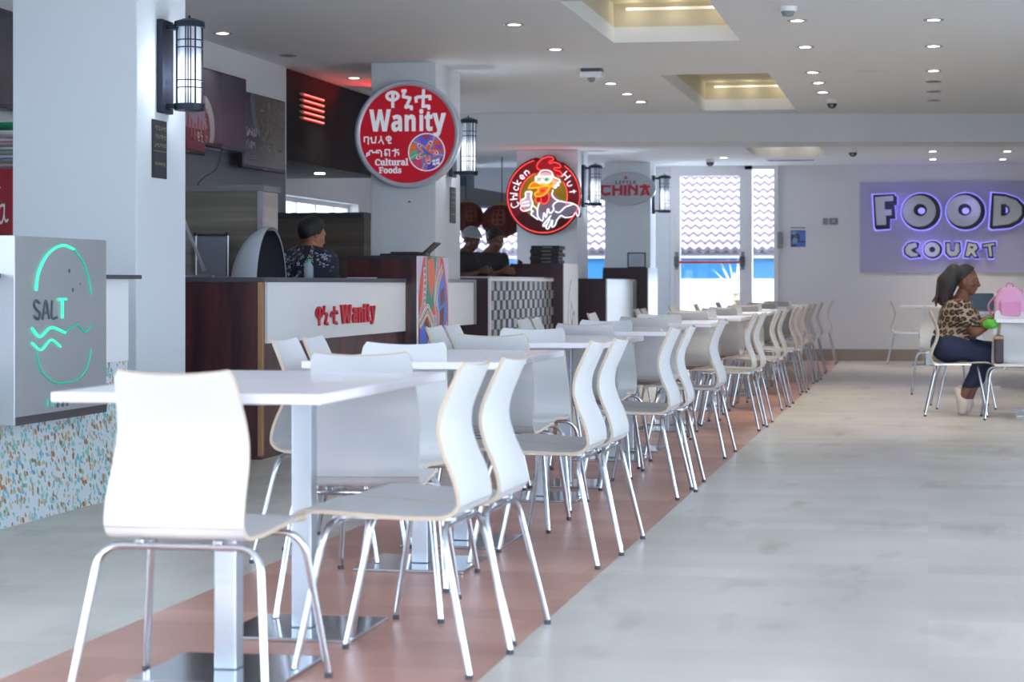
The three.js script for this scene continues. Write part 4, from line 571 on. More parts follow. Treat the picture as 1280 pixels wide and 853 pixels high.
function blob(c, r) { const m = Math.min(...r); return (x, y, z) => { const k = Math.hypot((x - c[0]) / r[0], (y - c[1]) / r[1], (z - c[2]) / r[2]); return (k - 1) * (k < 1 ? m : Math.max(m, Math.hypot(x - c[0], y - c[1], z - c[2]) / k)); }; }
const join = (list, k) => (x, y, z) => { let d = list[0](x, y, z); for (let i = 1; i < list.length; i++) d = smin(d, list[i](x, y, z), k); return d; };
const cut = (f, ...planes) => (x, y, z) => Math.max(f(x, y, z), ...planes.map((p) => p(x, y, z)));
const grow = (f, r) => (x, y, z) => f(x, y, z) - r;
const mix3 = (a, b, t) => [0, 1, 2].map((i) => a[i] + (b[i] - a[i]) * t);
// head in its own frame: centre at origin, +z the face, y up
function headField() {
  const skull = join([blob([0, 0.03, -0.012], [0.072, 0.086, 0.092]), blob([0, -0.03, 0.018], [0.056, 0.075, 0.068]), blob([0, -0.088, 0.052], [0.026, 0.022, 0.026]), bone([0, 0.012, 0.084], [0, -0.026, 0.101], 0.009, 0.013), bone([-0.013, -0.028, 0.092], [0.013, -0.028, 0.092], 0.007, 0.007), bone([-0.022, -0.057, 0.077], [0.022, -0.057, 0.077], 0.010, 0.010), bone([-0.034, 0.026, 0.071], [0.034, 0.026, 0.071], 0.012, 0.012), blob([-0.04, -0.02, 0.055], [0.022, 0.02, 0.022]), blob([0.04, -0.02, 0.055], [0.022, 0.02, 0.022])], 0.022);
  const ears = join([-1, 1].map((s) => blob([s * 0.074, -0.005, -0.012], [0.012, 0.032, 0.02])), 0.004);
  const sockets = [-1, 1].map((s) => blob([s * 0.031, 0.008, 0.093], [0.017, 0.010, 0.014]));
  return (x, y, z) => { let d = smin(skull(x, y, z), ears(x, y, z), 0.01); for (const s of sockets) d = Math.max(d, -s(x, y, z)); return d; };
}
const HEAD = headField();
function handField(w, dir, up, curl, side) { // palm from wrist w along dir; up = back of the hand; four fingers and a thumb
  const D = V(...dir).normalize(), U0 = V(...up), U = U0.addScaledVector(D, -U0.dot(D)).normalize(), S = D.clone().cross(U).multiplyScalar(side), at = (a, b, c) => [w[0] + D.x * a + S.x * b + U.x * c, w[1] + D.y * a + S.y * b + U.y * c, w[2] + D.z * a + S.z * b + U.z * c];
  const L = [bone(at(0, 0, 0), at(0.03, 0, 0), 0.023, 0.024), bone(at(0.035, -0.022, 0), at(0.078, -0.028, 0), 0.014, 0.012), bone(at(0.035, 0.0, 0), at(0.082, -0.008, 0), 0.015, 0.012), bone(at(0.035, 0.01, 0), at(0.08, 0.012, 0), 0.015, 0.012), bone(at(0.035, 0.022, 0), at(0.074, 0.03, 0), 0.013, 0.011)];
  const palm = join(L, 0.014), F = [];
  [[-0.028, 0.076, 0.9], [-0.009, 0.083, 1], [0.011, 0.08, 0.94], [0.03, 0.073, 0.76]].forEach(([b, a, k]) => { const c1 = curl, c2 = curl * 2.1, p0 = at(a, b, 0), l1 = 0.04 * k, l2 = 0.05 * k, p1 = at(a + l1 * Math.cos(c1), b, -l1 * Math.sin(c1)), p2 = at(a + l1 * Math.cos(c1) + l2 * Math.cos(c2), b, -l1 * Math.sin(c1) - l2 * Math.sin(c2)); F.push(bone(p0, p1, 0.0095, 0.0085), bone(p1, p2, 0.0085, 0.0068)); });
  const t0 = at(0.025, -0.022, -0.004), t1 = at(0.055, -0.05, -0.018), t2 = at(0.085, -0.056, -0.03); F.push(bone(t0, t1, 0.014, 0.0105), bone(t1, t2, 0.010, 0.008));
  const f = (x, y, z) => { let d = 1e9; for (const g of F) d = Math.min(d, g(x, y, z)); return smin(d, palm(x, y, z), 0.006); };
  return { f, c: at(0.07, 0, -0.01) };
}
function makePerson(label, pos, turn, J, look) {
  const skin = hex(look.skin, 0.55), body = [], arms = [], legs = [], trunk = [];
  const torso = [blob(J.pelvis, [0.165, 0.12, 0.125]), bone(J.pelvis, J.chest, 0.115, 0.118), blob(mix3(J.pelvis, J.chest, 0.95), [0.165, 0.15, 0.108]), bone([J.chest[0] - 0.08, J.chest[1] + 0.02, J.chest[2]], [J.chest[0] + 0.08, J.chest[1] + 0.02, J.chest[2]], 0.1, 0.1)];
  if (look.bust) for (const s of [-1, 1]) torso.push(blob([J.chest[0] + s * 0.075, J.chest[1] - 0.02, J.chest[2] + 0.1], [0.062, 0.06, 0.05]));
  if (look.belly) torso.push(blob(mix3(J.pelvis, J.chest, 0.35).map((v, i) => v + (i === 2 ? 0.05 : 0)), [0.14, 0.13, 0.11]));
  const neckB = bone(J.neck, J.headBase, 0.052, 0.047), shoulders = [];
  const sleeves = [];
  for (const s of [0, 1]) {
    const sh = J.shoulder[s], el = J.elbow[s], wr = J.wrist[s]; shoulders.push(bone(mix3(J.neck, sh, 0.15), sh, 0.05, 0.056));
    sleeves.push(bone(sh, el, 0.054, 0.041)); arms.push(bone(sh, el, 0.052, 0.039), bone(el, mix3(el, wr, 0.35), 0.039, 0.038), bone(mix3(el, wr, 0.35), wr, 0.038, 0.025));
    const hp = J.hip[s], kn = J.knee[s], an = J.ankle[s], to = J.toe[s]; legs.push(bone(hp, kn, 0.088, 0.058), bone(kn, mix3(kn, an, 0.35), 0.056, 0.055), bone(mix3(kn, an, 0.35), an, 0.055, 0.034)); body.push(bone(an, to, 0.036, 0.026));
  }
  const full = join([...torso, ...shoulders, neckB, ...arms, ...legs, ...body], 0.045);
  const all = [J.pelvis, J.headBase, ...J.shoulder, ...J.elbow, ...J.wrist, ...J.hip, ...J.knee, ...J.ankle, ...J.toe], lo = [0, 1, 2].map((i) => Math.min(...all.map((p) => p[i])) - 0.2), hi = [0, 1, 2].map((i) => Math.max(...all.map((p) => p[i])) + 0.2);
  const geos = [surfaceNets(full, lo, hi, 0.014)];
  const rot = new THREE.Euler(J.tilt ?? 0, J.turn ?? 0, J.roll ?? 0, 'YXZ'), hm = new THREE.Matrix4().makeRotationFromEuler(rot).setPosition(...J.head);
  const headGeo = surfaceNets(HEAD, [-0.1, -0.13, -0.13], [0.1, 0.14, 0.13], 0.0042).applyMatrix4(hm); geos.push(headGeo);
  for (const s of [0, 1]) if (J.hand?.[s]) { const { f, c } = handField(J.wrist[s], ...J.hand[s], s ? 1 : -1); geos.push(surfaceNets(f, c.map((v) => v - 0.125), c.map((v) => v + 0.125), 0.0042)); }
  const p = part(numbered('person'), mergeGeometries(geos), skin, scene, pos); p.rotation.y = turn; tag(p, label, 'person');
  // face
  for (const s of [-1, 1]) { part('eye', new THREE.SphereGeometry(0.009, 14, 10).translate(s * 0.031, 0.008, 0.0742).applyMatrix4(hm), hex('#9a8478', 0.6), p); part('iris', new THREE.SphereGeometry(0.006, 10, 8).translate(s * 0.031, 0.008, 0.0782).applyMatrix4(hm), hex('#241812', 0.3), p); part('eyebrow', tube([[s * 0.016, 0.024, 0.086], [s * 0.032, 0.029, 0.081], [s * 0.048, 0.022, 0.068]], 0.003, 8, false, 6).applyMatrix4(hm), hex('#1d1614', 0.8), p); }
  part('lips', merge([tube([[-0.022, -0.056, 0.082], [0, -0.053, 0.089], [0.022, -0.056, 0.082]], 0.0042, 10, false, 6), tube([[-0.02, -0.059, 0.082], [0, -0.063, 0.088], [0.02, -0.059, 0.082]], 0.005, 10, false, 6)]).applyMatrix4(hm), hex(look.lips ?? '#7c4238', 0.45), p);
  // clothing
  const top = cut(grow(join([...torso, ...shoulders, ...sleeves], 0.05), look.loose ?? 0.016), (x, y, z) => look.topFrom(x, y, z) - y, (x, y, z) => y + Math.max(0, -z + J.neck[2]) * 0.0 - (J.neck[1] + look.collar), ...(look.topCuts ?? []));
  const shirt = part('shirt', surfaceNets(top, lo, hi, 0.0125, (x, y, z) => [Math.atan2(x, z - (J.pelvis[2] + (J.chest[2] - J.pelvis[2]) * (y - J.pelvis[1]) / (J.chest[1] - J.pelvis[1]))) * 0.16, y]), look.shirt, p); shirt.name = look.shirtName ?? 'shirt';
  if (look.trousers) part('trousers', surfaceNets(cut(grow(join([torso[0], torso[1], ...legs], 0.045), 0.013), (x, y, z) => look.hem(x, y, z), (x, y, z) => y - look.waist), lo, hi, 0.0125), look.trousers, p);
  if (look.shoes) for (const s of [0, 1]) { const an = J.ankle[s], to = J.toe[s], f = V(to[0] - an[0], to[1] - an[1], to[2] - an[2]); part('shoe', surfaceNets((x, y, z) => join([bone(mix3(an, to, 0.02).map((v, i) => v + (J.heel?.[s]?.[i] ?? 0)), mix3(an, to, 0.5), 0.034, 0.041), bone(mix3(an, to, 0.5), to, 0.042, 0.034)], 0.03)(x, y, z), to.map((v) => v - 0.3), to.map((v) => v + 0.3), 0.01), look.shoes, p); }
  return { p, hm };
}
const leopardTex = canvasTex(512, 512, (c, w) => {
  c.fillStyle = '#a8927a'; c.fillRect(0, 0, w, w); const pts = []; for (let i = 0; i < 8; i++) for (let j = 0; j < 8; j++) pts.push([(i + 0.5 * (j % 2) + rr(-0.2, 0.2)) * w / 8, (j + rr(-0.2, 0.2)) * w / 8]);
  for (const [x, y] of pts) for (const dx of [-w, 0, w]) for (const dy of [-w, 0, w]) { const a0 = rr(0, 6); c.fillStyle = '#6e5238'; c.beginPath(); c.ellipse(x + dx, y + dy, 20, 18, a0, 0, 7); c.fill(); c.strokeStyle = '#251e20'; c.lineWidth = 17; c.beginPath(); c.arc(x + dx, y + dy, 21, a0, a0 + 2.6); c.stroke(); c.beginPath(); c.arc(x + dx, y + dy, 21, a0 + 3.0, a0 + 5.7); c.stroke(); }
}, [2.5, 2.5]);
const floralTex = canvasTex(512, 512, (c, w) => {
  c.fillStyle = '#191c30'; c.fillRect(0, 0, w, w); const cols = ['#9aa8c4', '#ccd5e4', '#6d7da4', '#84736b', '#a8b4cf'];
  for (let i = 0; i < 250; i++) { const x = rnd() * w, y = rnd() * w, col = cols[Math.floor(rnd() * 5)], n = 3 + Math.floor(rnd() * 3), a0 = rnd() * 6, r = rr(5, 12); for (const dx of [-w, 0, w]) for (const dy of [-w, 0, w]) for (let k = 0; k < n; k++) { const a = a0 + k * 2 * PI / n; c.fillStyle = col; c.beginPath(); c.ellipse(x + dx + Math.cos(a) * r * 0.8, y + dy + Math.sin(a) * r * 0.8, r * 0.55, r * 0.32, a, 0, 7); c.fill(); } }
}, [1.9, 1.9]);
const hairMat = (h) => std({ color: h, roughness: 0.6 });
// the seated woman on the right, facing +x after the turn
{ const J = { pelvis: [0, 0.545, 0.05], chest: [0, 0.755, 0.12], neck: [0, 0.875, 0.135], headBase: [0, 0.96, 0.16], head: [0, 1.045, 0.178], tilt: 0.08, turn: 0,
    shoulder: [[0.155, 0.825, 0.12], [-0.155, 0.825, 0.12]], elbow: [[0.2, 0.67, 0.26], [-0.19, 0.66, 0.25]], wrist: [[0.1, 0.79, 0.44], [-0.11, 0.785, 0.43]], hand: [[[-0.1, 0.1, 1], [0, 1, 0], 0.35], [[0.1, 0.05, 1], [0, 1, 0], 0.35]],
    hip: [[0.09, 0.53, 0.06], [-0.09, 0.53, 0.06]], knee: [[0.09, 0.49, 0.38], [-0.085, 0.485, 0.36]], ankle: [[0.08, 0.15, 0.2], [-0.08, 0.165, 0.165]], toe: [[0.08, 0.04, 0.19], [-0.08, 0.04, 0.145]], heel: [[0, 0.03, -0.05], [0, 0.03, -0.05]] };
  const { p, hm } = makePerson('seated woman in leopard-print blouse and navy trousers with long dark ponytail', [0.11, 0, -15.95], PI / 2, J, { skin: '#7a4f3c', bust: true, belly: true, loose: 0.022, collar: 0.02, topFrom: (x, y, z) => 0.49 + Math.max(0, 0.12 - z) * 0.75, shirt: std({ map: leopardTex, roughness: 0.75 }), shirtName: 'blouse', topCuts: [(x, y, z) => 0.69 - y + (z < 0.2 && Math.abs(x) < 0.16 ? -1 : 0) - (Math.abs(x) < 0.155 ? 1 : 0)], trousers: hex('#232c48', 0.8), waist: 0.62, hem: (x, y, z) => 0.215 - y, shoes: hex('#d9c9bc', 0.5) });
  const hairCap = cut(grow(HEAD, 0.012), (x, y, z) => 0.02 - y + Math.max(0, z + 0.01) * 1.15 - Math.max(0, -z - 0.02) * 1.6);
  part('hair', surfaceNets(hairCap, [-0.11, -0.14, -0.14], [0.11, 0.15, 0.14], 0.005).applyMatrix4(hm), hairMat('#1f1c22'), p);
  const tail = join([blob([0, 1.1, 0.085], [0.06, 0.07, 0.06]), bone([0, 1.1, 0.09], [0.0, 1.03, 0.035], 0.06, 0.072), bone([0, 1.03, 0.035], [0, 0.9, 0.012], 0.072, 0.056)], 0.04);
  const pony = part('ponytail', surfaceNets(tail, [-0.15, 0.78, -0.15], [0.15, 1.2, 0.2], 0.008), hairMat('#2c2626'), p);
  const braids = []; for (let i = 0; i < 46; i++) { const a = rr(0, 2 * PI), q = rr(0.6, 1), x = Math.cos(a) * 0.056 * q, z = Math.sin(a) * 0.056 * q; braids.push(tube([[x * 0.6, 1.13, 0.075 + z * 0.6], [x * 1.38, 1.03, 0.033 + z * 1.38], [x * 1.24, 0.93 + rr(-0.02, 0.02), z * 1.24 + 0.012], [x * 1.2 + rr(-0.02, 0.02), rr(0.84, 0.9), z * 1.25 + rr(-0.02, 0.02)]], 0.0075, 16, false, 5)); }
  part('braids', merge(braids), hairMat('#3a302e'), pony);
  part('hair_band', new THREE.TorusGeometry(0.036, 0.012, 8, 20).rotateX(0.6).translate(0, 1.1, 0.078), hex('#22202a', 0.7), p);
}
// worker at the first counter, seen from behind
{ const J = { pelvis: [0, 0.74, -0.06], chest: [0, 1.09, 0.03], neck: [0, 1.235, 0.07], headBase: [0, 1.29, 0.12], head: [0, 1.365, 0.155], tilt: 0.25, turn: -0.42,
    shoulder: [[0.165, 1.18, 0.05], [-0.165, 1.18, 0.05]], elbow: [[0.21, 0.9, 0.1], [-0.21, 0.9, 0.1]], wrist: [[0.12, 0.86, 0.32], [-0.12, 0.86, 0.32]], hand: [[[-0.2, 0, 1], [0, 1, 0], 0.4], [[0.2, 0, 1], [0, 1, 0], 0.4]],
    hip: [[0.09, 0.72, 0], [-0.09, 0.72, 0]], knee: [[0.11, 0.68, 0.4], [-0.11, 0.68, 0.4]], ankle: [[0.1, 0.28, 0.36], [-0.1, 0.28, 0.36]], toe: [[0.1, 0.22, 0.5], [-0.1, 0.22, 0.5]] };
  const { p, hm } = makePerson('worker with short black hair and dark floral shirt behind the white counter', [-4.3, 0, -13.5], PI - 0.2, J, { skin: '#a06c50', collar: 0.055, loose: 0.02, topFrom: () => 0.68, topCuts: [(x, y, z) => (Math.abs(x) > 0.2 ? 0.88 - y : -1)], shirt: std({ map: floralTex, roughness: 0.8 }), trousers: hex('#25262c', 0.8), waist: 0.8, hem: (x, y) => 0.32 - y, shoes: hex('#2a2a2e', 0.6) });
  part('hair', surfaceNets(cut(grow(HEAD, 0.017), (x, y, z) => -0.005 - y + Math.max(0, z + 0.015) * 1.3 - Math.max(0, -z - 0.03) * 1.1), [-0.12, -0.14, -0.15], [0.12, 0.16, 0.14], 0.005).applyMatrix4(hm), hairMat('#17161c'), p);
  const st = thing('bar_stool', 'dark stool under the worker behind the white counter', 'stool', [-4.3, 0, -13.5]);
  part('seat', cyl(0.18, 0.18, 0.05, 0, 0.59, 0, 28), M.dark, st); for (let i = 0; i < 4; i++) { const a = PI / 4 + i * PI / 2; part('leg', pathTube([V(Math.cos(a) * 0.2, 0, Math.sin(a) * 0.2), V(Math.cos(a) * 0.12, 0.57, Math.sin(a) * 0.12)], 0.012, 10), M.chrome, st); } part('foot_ring', new THREE.TorusGeometry(0.175, 0.009, 8, 28).rotateX(PI / 2).translate(0, 0.2, 0), M.chrome, st);
}
// two staff behind the fluted counter
{ const base = (o) => ({ pelvis: [0, 0.93, 0], chest: [0, 1.19, 0.03], neck: [0, 1.33, 0.05], headBase: [0, 1.4, 0.09], head: [0, 1.47, 0.125], tilt: 0.42, turn: 0.15, shoulder: [[0.165, 1.275, 0.045], [-0.165, 1.275, 0.045]], elbow: [[0.22, 1.06, 0.08], [-0.22, 1.06, 0.1]], wrist: [[0.08, 1.14, 0.27], [-0.08, 1.14, 0.29]], hand: [[[-0.35, 0.2, 0.9], [0.6, 0.2, 0.2], 0.7], [[0.35, 0.2, 0.9], [-0.6, 0.2, 0.2], 0.7]], hip: [[0.09, 0.9, 0], [-0.09, 0.9, 0]], knee: [[0.1, 0.48, 0.02], [-0.1, 0.48, 0.02]], ankle: [[0.1, 0.09, -0.02], [-0.1, 0.09, -0.02]], toe: [[0.11, 0.035, 0.14], [-0.11, 0.035, 0.14]], ...o });
  const lk = (skin) => ({ skin, collar: 0.015, loose: 0.018, topFrom: () => 0.86, shirt: hex('#23242c', 0.8), trousers: hex('#26262d', 0.8), waist: 1.0, hem: (x, y) => 0.1 - y, shoes: hex('#1d1d22', 0.5), topCuts: [(x, y, z) => (Math.abs(x) > 0.19 ? 1.1 - y : -1)] });
  const a = makePerson('woman in black shirt with dark hair looking down at a phone behind the fluted counter', [-4.52, 0, -20.45], 1.0, base({}), lk('#6d4a3c'));
  part('hair', surfaceNets(cut(grow(HEAD, 0.014), (x, y, z) => 0.0 - y + Math.max(0, z + 0.005) * 1.2 - Math.max(0, -z - 0.02) * 2), [-0.12, -0.14, -0.15], [0.12, 0.16, 0.14], 0.005).applyMatrix4(a.hm), hairMat('#1a181d'), a.p);
  part('bun', surfaceNets(blob([0, 0.06, -0.11], [0.045, 0.045, 0.04]), [-0.07, 0, -0.17], [0.07, 0.12, -0.05], 0.008).applyMatrix4(a.hm), hairMat('#1a181d'), a.p);
  const ph = thing('phone', 'dark phone held by the woman in black behind the fluted counter', 'phone', [-4.2, 1.2, -20.6], 1.0); part('case', bx(0.072, 0.145, 0.009, 0, 0, 0, 0.004), M.dark, ph); part('screen', bx(0.064, 0.13, 0.002, 0, 0, -0.0055), std({ color: '#222', emissive: '#b0704a', emissiveIntensity: 0.5 }), ph); ph.rotation.x = -0.5;
  const b = makePerson('staff member in black with a grey knitted cap, partly hidden by the column', [-4.69, 0, -20.05], 1.15, base({ turn: -0.15 }), lk('#5f4236'));
  const capF = cut(grow(HEAD, 0.02), (x, y, z) => 0.022 - y + Math.max(0, z) * 0.35 - Math.max(0, -z - 0.02) * 0.8);
  part('cap', surfaceNets(capF, [-0.12, -0.14, -0.15], [0.12, 0.17, 0.15], 0.005).applyMatrix4(b.hm), hex('#8f979b', 0.9), b.p);
  const beads = []; for (let i = 0; i < 26; i++) { const t = i / 26 * 2 * PI; beads.push(new THREE.SphereGeometry(0.0065, 6, 5).translate(Math.sin(t) * 0.094, 0.034 + Math.max(0, Math.cos(t)) * 0.028, -0.01 + Math.cos(t) * 0.112)); }
  part('cap_beads', merge(beads).applyMatrix4(b.hm), hex('#e4e8ec', 0.5), b.p);
}

// ---------- wall lanterns ----------
{ const gTex = canvasTex(16, 128, (c, w, h) => { const g = c.createLinearGradient(0, 0, 0, h); g.addColorStop(0, '#2c3340'); g.addColorStop(0.3, '#4c5666'); g.addColorStop(0.45, '#e8eefa'); g.addColorStop(0.8, '#ffffff'); g.addColorStop(1, '#9aa6b8'); c.fillStyle = g; c.fillRect(0, 0, w, h); });
  const shadeMat = std({ color: '#dfe6f0', roughness: 0.55, emissive: '#ffffff', emissiveMap: gTex, emissiveIntensity: 0.8 });
  const first = thing('wall_lantern', '', 'lamp', [-3.905, 1.955, -10.3], 0, 'caged wall lanterns on the columns');
  part('wall_plate', span(-0.155, -0.12, -0.02, 0.48, -0.08, 0.08, 0.006), M.iron, first); part('bracket', span(-0.13, 0, 0.005, 0.03, -0.03, 0.03), M.iron, first); part('bracket', span(-0.13, 0, 0.43, 0.455, -0.03, 0.03), M.iron, first);
  part('glass_shade', new THREE.CylinderGeometry(0.06, 0.06, 0.42, 32, 1, false).translate(0, 0.235, 0), shadeMat, first);
  const cage = []; for (let i = 0; i < 4; i++) { const a = PI / 4 + i * PI / 2; cage.push(cyl(0.005, 0.005, 0.43, Math.cos(a) * 0.074, 0.235, Math.sin(a) * 0.074, 8)); }
  for (const d of [-0.2, 0, 0.2]) for (const f of [1.25, -0.3]) { const a = PI / 2 + d - f + 1.0; cage.push(cyl(0.0032, 0.0032, 0.43, Math.cos(a) * 0.068, 0.235, Math.sin(a) * 0.068, 6)); }
  part('cage_bars', merge(cage), M.iron, first); for (const y of [0.115, 0.155, 0.33, 0.37]) part('cage_ring', new THREE.TorusGeometry(0.07, 0.0034, 6, 32).rotateX(PI / 2).translate(0, y, 0), M.iron, first);
  part('top_cap', merge([cyl(0.084, 0.08, 0.03, 0, 0.455, 0, 32), cyl(0.08, 0.03, 0.018, 0, 0.479, 0, 32), cyl(0.008, 0.005, 0.02, 0, 0.496, 0, 12)]), M.iron, first); part('bottom_cap', merge([cyl(0.08, 0.084, 0.035, 0, 0.012, 0, 32)]), M.iron, first);
  const labs = ['caged black wall lantern on the large column nearest the viewer', 'caged black wall lantern on the column with the round red sign', 'caged black wall lantern on the column with the neon rooster sign', 'caged black wall lantern beside the glass door, on the farthest column'];
  const pos = [[-3.905, 1.955, -10.3], [-3.885, 1.955, -16.86], [-3.905, 1.955, -23.66], [-3.395, 1.955, -26.12]];
  pos.forEach((p, i) => { if (i) dup(first, labs[i], p, 0); else first.userData.label = labs[0]; const l = new THREE.PointLight('#eaf2ff', i ? 0.3 : 0.35); l.position.set(p[0], p[1] + 0.17, p[2]); l.shadow.radius = 2; scene.add(l); });
}
// ---------- ceiling fixtures ----------
{ let d0 = null; const rows = [['row over the stalls', [[-5.15, -14.26], [-5.13, -15.75], [-5.1, -17.56]]], ['row left of the recesses', [[-2.92, -14.13], [-2.91, -15.68], [-2.9, -18.45], [-2.9, -19.48], [-2.89, -20.36]]], ['row right of the recesses', [[-0.91, -14.25], [-0.95, -15.85], [-1.0, -17.77], [-1.0, -18.7], [-1.01, -19.64]]], ['row over the open floor', [[0.037, -14.37], [0.041, -15.96], [0.045, -17.81], [0.048, -18.8], [0.05, -19.74], [0.053, -20.68]]]];
  const lamp = (label, x, y, z, group, on) => {
    let o; if (!d0) { o = d0 = thing('recessed_downlight', label, 'downlight', [x, y, z], 0, group); part('trim_ring', new THREE.LatheGeometry([[0.042, 0.004], [0.05, -0.004], [0.068, -0.006], [0.072, 0]].map((p) => new THREE.Vector2(...p)), 32), M.steel, o); part('lens', cyl(0.044, 0.044, 0.006, 0, 0.0, 0, 24), M.led, o); } else o = dup(d0, label, [x, y, z], 0, group);
    if (!on) { o.children[1].material = hex('#8f9098', 0.4); o.children[1].material.name = 'unlit'; return; }
    const s = new THREE.SpotLight('#fff1dc', x < -5 ? 0.8 : 2.6, 0, 0.9, 0.8); s.position.set(x, y - 0.02, z); s.target.position.set(x, 0, z); s.shadow.radius = 2; scene.add(s, s.target);
  };
  for (const [name, list] of rows) list.forEach(([x, z], i) => lamp(`recessed downlight, ${ORD[i]} from the front in the ${name}`, x, 2.876, z, 'round recessed downlights', !['1 0'].includes(i + ' ' + rows.findIndex((r) => r[0] === name)) && !(name.includes('open floor') && i > 1 && i !== 2)));
  [[0.053, -24.34, 1], [0.056, -25.9, 1], [0.925, -24.49, 1], [0.925, -26.05, 1]].forEach(([x, z], i) => lamp(`downlight in the low rear ceiling before the lilac panel, ${['left nearer', 'left farther', 'right nearer', 'right farther'][i]} one`, x, 2.596, z, 'round recessed downlights', true));
  lamp('small downlight in the low rear ceiling near the glass door', -2.52, 2.596, -25.13, 'round recessed downlights', true);
  const sd = thing('smoke_detector', 'white dome smoke detector near the large ceiling recess', 'detector', [-0.93, 2.88, -13.58]); part('base', cyl(0.06, 0.065, 0.03, 0, -0.015), M.white, sd); part('sensor_cap', cyl(0.035, 0.048, 0.03, 0, -0.045), M.grey, sd);
  const pj = thing('ceiling_unit', 'small white box with dark vents hanging from the ceiling left of the recesses', 'device', [-2.866, 2.88, -17.19]); part('body', bx(0.2, 0.05, 0.16, 0, -0.055, 0, 0.01), M.white, pj); part('mount', bx(0.18, 0.03, 0.12, 0, -0.015, 0), M.greyDark, pj); part('sensor', new THREE.SphereGeometry(0.035, 16, 10).translate(0, -0.085, 0.03), M.grey, pj);
  const cam = (label, p) => { const c = thing('dome_camera', label, 'camera', p); part('mount', cyl(0.06, 0.05, 0.045, 0, -0.022), M.white, c); part('dome', new THREE.SphereGeometry(0.05, 20, 12, 0, 2 * PI, PI / 2, PI / 2).translate(0, -0.045, 0), M.dark, c); part('lens', cyl(0.016, 0.016, 0.02, 0, 0, 0, 12).rotateX(PI / 2).translate(0, -0.07, 0.045), M.grey, c); };
  cam('dome security camera below the beam, right of the middle recess', [-0.956, 2.88, -20.42]); cam('dome security camera on the low ceiling above the glass door', [-2.72, 2.6, -25.4]); cam('dome security camera on the low rear ceiling left of the lilac panel', [-0.87, 2.6, -23.75]);
  const ve = lone('ceiling_vent', 'flat white round vent in the ceiling between the downlight rows', 'vent', cyl(0.14, 0.13, 0.012), M.white, [-0.51, 2.873, -17.86]);
  const v2 = thing('slot_vent', 'dark slot vent in the low rear ceiling before the door', 'vent', [-1.72, 2.597, -25.7]); part('frame', bx(0.62, 0.012, 0.12, 0, 0, 0), M.frameWhite, v2); for (let i = 0; i < 3; i++) part('slot', bx(0.58, 0.006, 0.018, 0, -0.008, -0.035 + i * 0.035), M.dark, v2);
}
// ---------- signs and plates on walls ----------
{ const tex = canvasTex(128, 384, (c, w, h) => { c.fillStyle = '#2b303c'; c.fillRect(0, 0, w, h); const gold = '#a89668'; ethiopic(c, ['ba', 'ni', 'h', 'ti'], 18, 34, 30, 4, gold, 0.85); ethiopic(c, ['ba', 'h', 'wi', 'ti'], 18, 92, 30, 4, gold, 0.85); ethiopic(c, ['m', 'h', 'ga', 'bo'], 16, 148, 32, 4, gold, 0.85); c.fillStyle = gold; c.fillRect(4, 204, w - 8, 4); fitText(c, 'No Smoking', 16, 300, 98, 24, 'bold @px sans-serif', gold); });
  const mk = (label, z, y, h, w) => { const p = thing('notice_plate', label, 'notice', [-4.056, y, z]); part('plate', bx(0.008, h, w, 0, 0, 0, 0.002), M.dark, p); part('print', new THREE.PlaneGeometry(w * 0.96, h * 0.98).rotateY(PI / 2), printMat(tex, 0.5), p, [0.0052, 0, 0]); };
  mk('narrow black notice plate with gold lettering on the nearest column', -10.25, 1.74, 0.31, 0.2); mk('narrow dark notice plate below the lantern on the red-sign column', -17.0, 1.7, 0.31, 0.2);
  const pt = canvasTex(128, 160, (c, w, h) => { c.fillStyle = '#5f78c8'; c.fillRect(0, 0, w, h); c.fillStyle = '#2a3450'; c.fillRect(0, 0, w, 30); c.beginPath(); c.arc(38, 85, 42, 0, 7); c.fill(); c.fillStyle = '#7fa8c4'; c.beginPath(); c.ellipse(30, 48, 20, 14, 0, 0, 7); c.ellipse(38, 108, 22, 24, 0, 0, 7); c.fill(); c.fillStyle = '#6a5a58'; c.fillRect(26, 64, 34, 18); c.fillStyle = '#2a3450'; c.fillRect(60, 112, 68, 12); c.fillRect(0, 140, 50, 20); });
  const po = thing('poster', 'small blue poster with pale round shapes on the far wall', 'poster', [-1.71, 1.643, -26.945]); part('board', bx(0.21, 0.27, 0.006), M.white, po); part('print', face(0.2, 0.262), printMat(pt, 0.5), po, [0, 0, 0.0035]);
  const sk = thing('socket_plates', 'two small grey socket plates above the trunking on the far wall', 'socket', [-1.27, 1.85, -26.94]); part('plate', bx(0.065, 0.085, 0.012, -0.08, 0, 0, 0.004), M.grey, sk); part('plate', bx(0.115, 0.085, 0.012, 0.03, 0, 0, 0.004), M.grey, sk); part('switch', bx(0.03, 0.03, 0.012, 0.03, 0.005, 0.008, 0.003), M.frameWhite, sk);
}
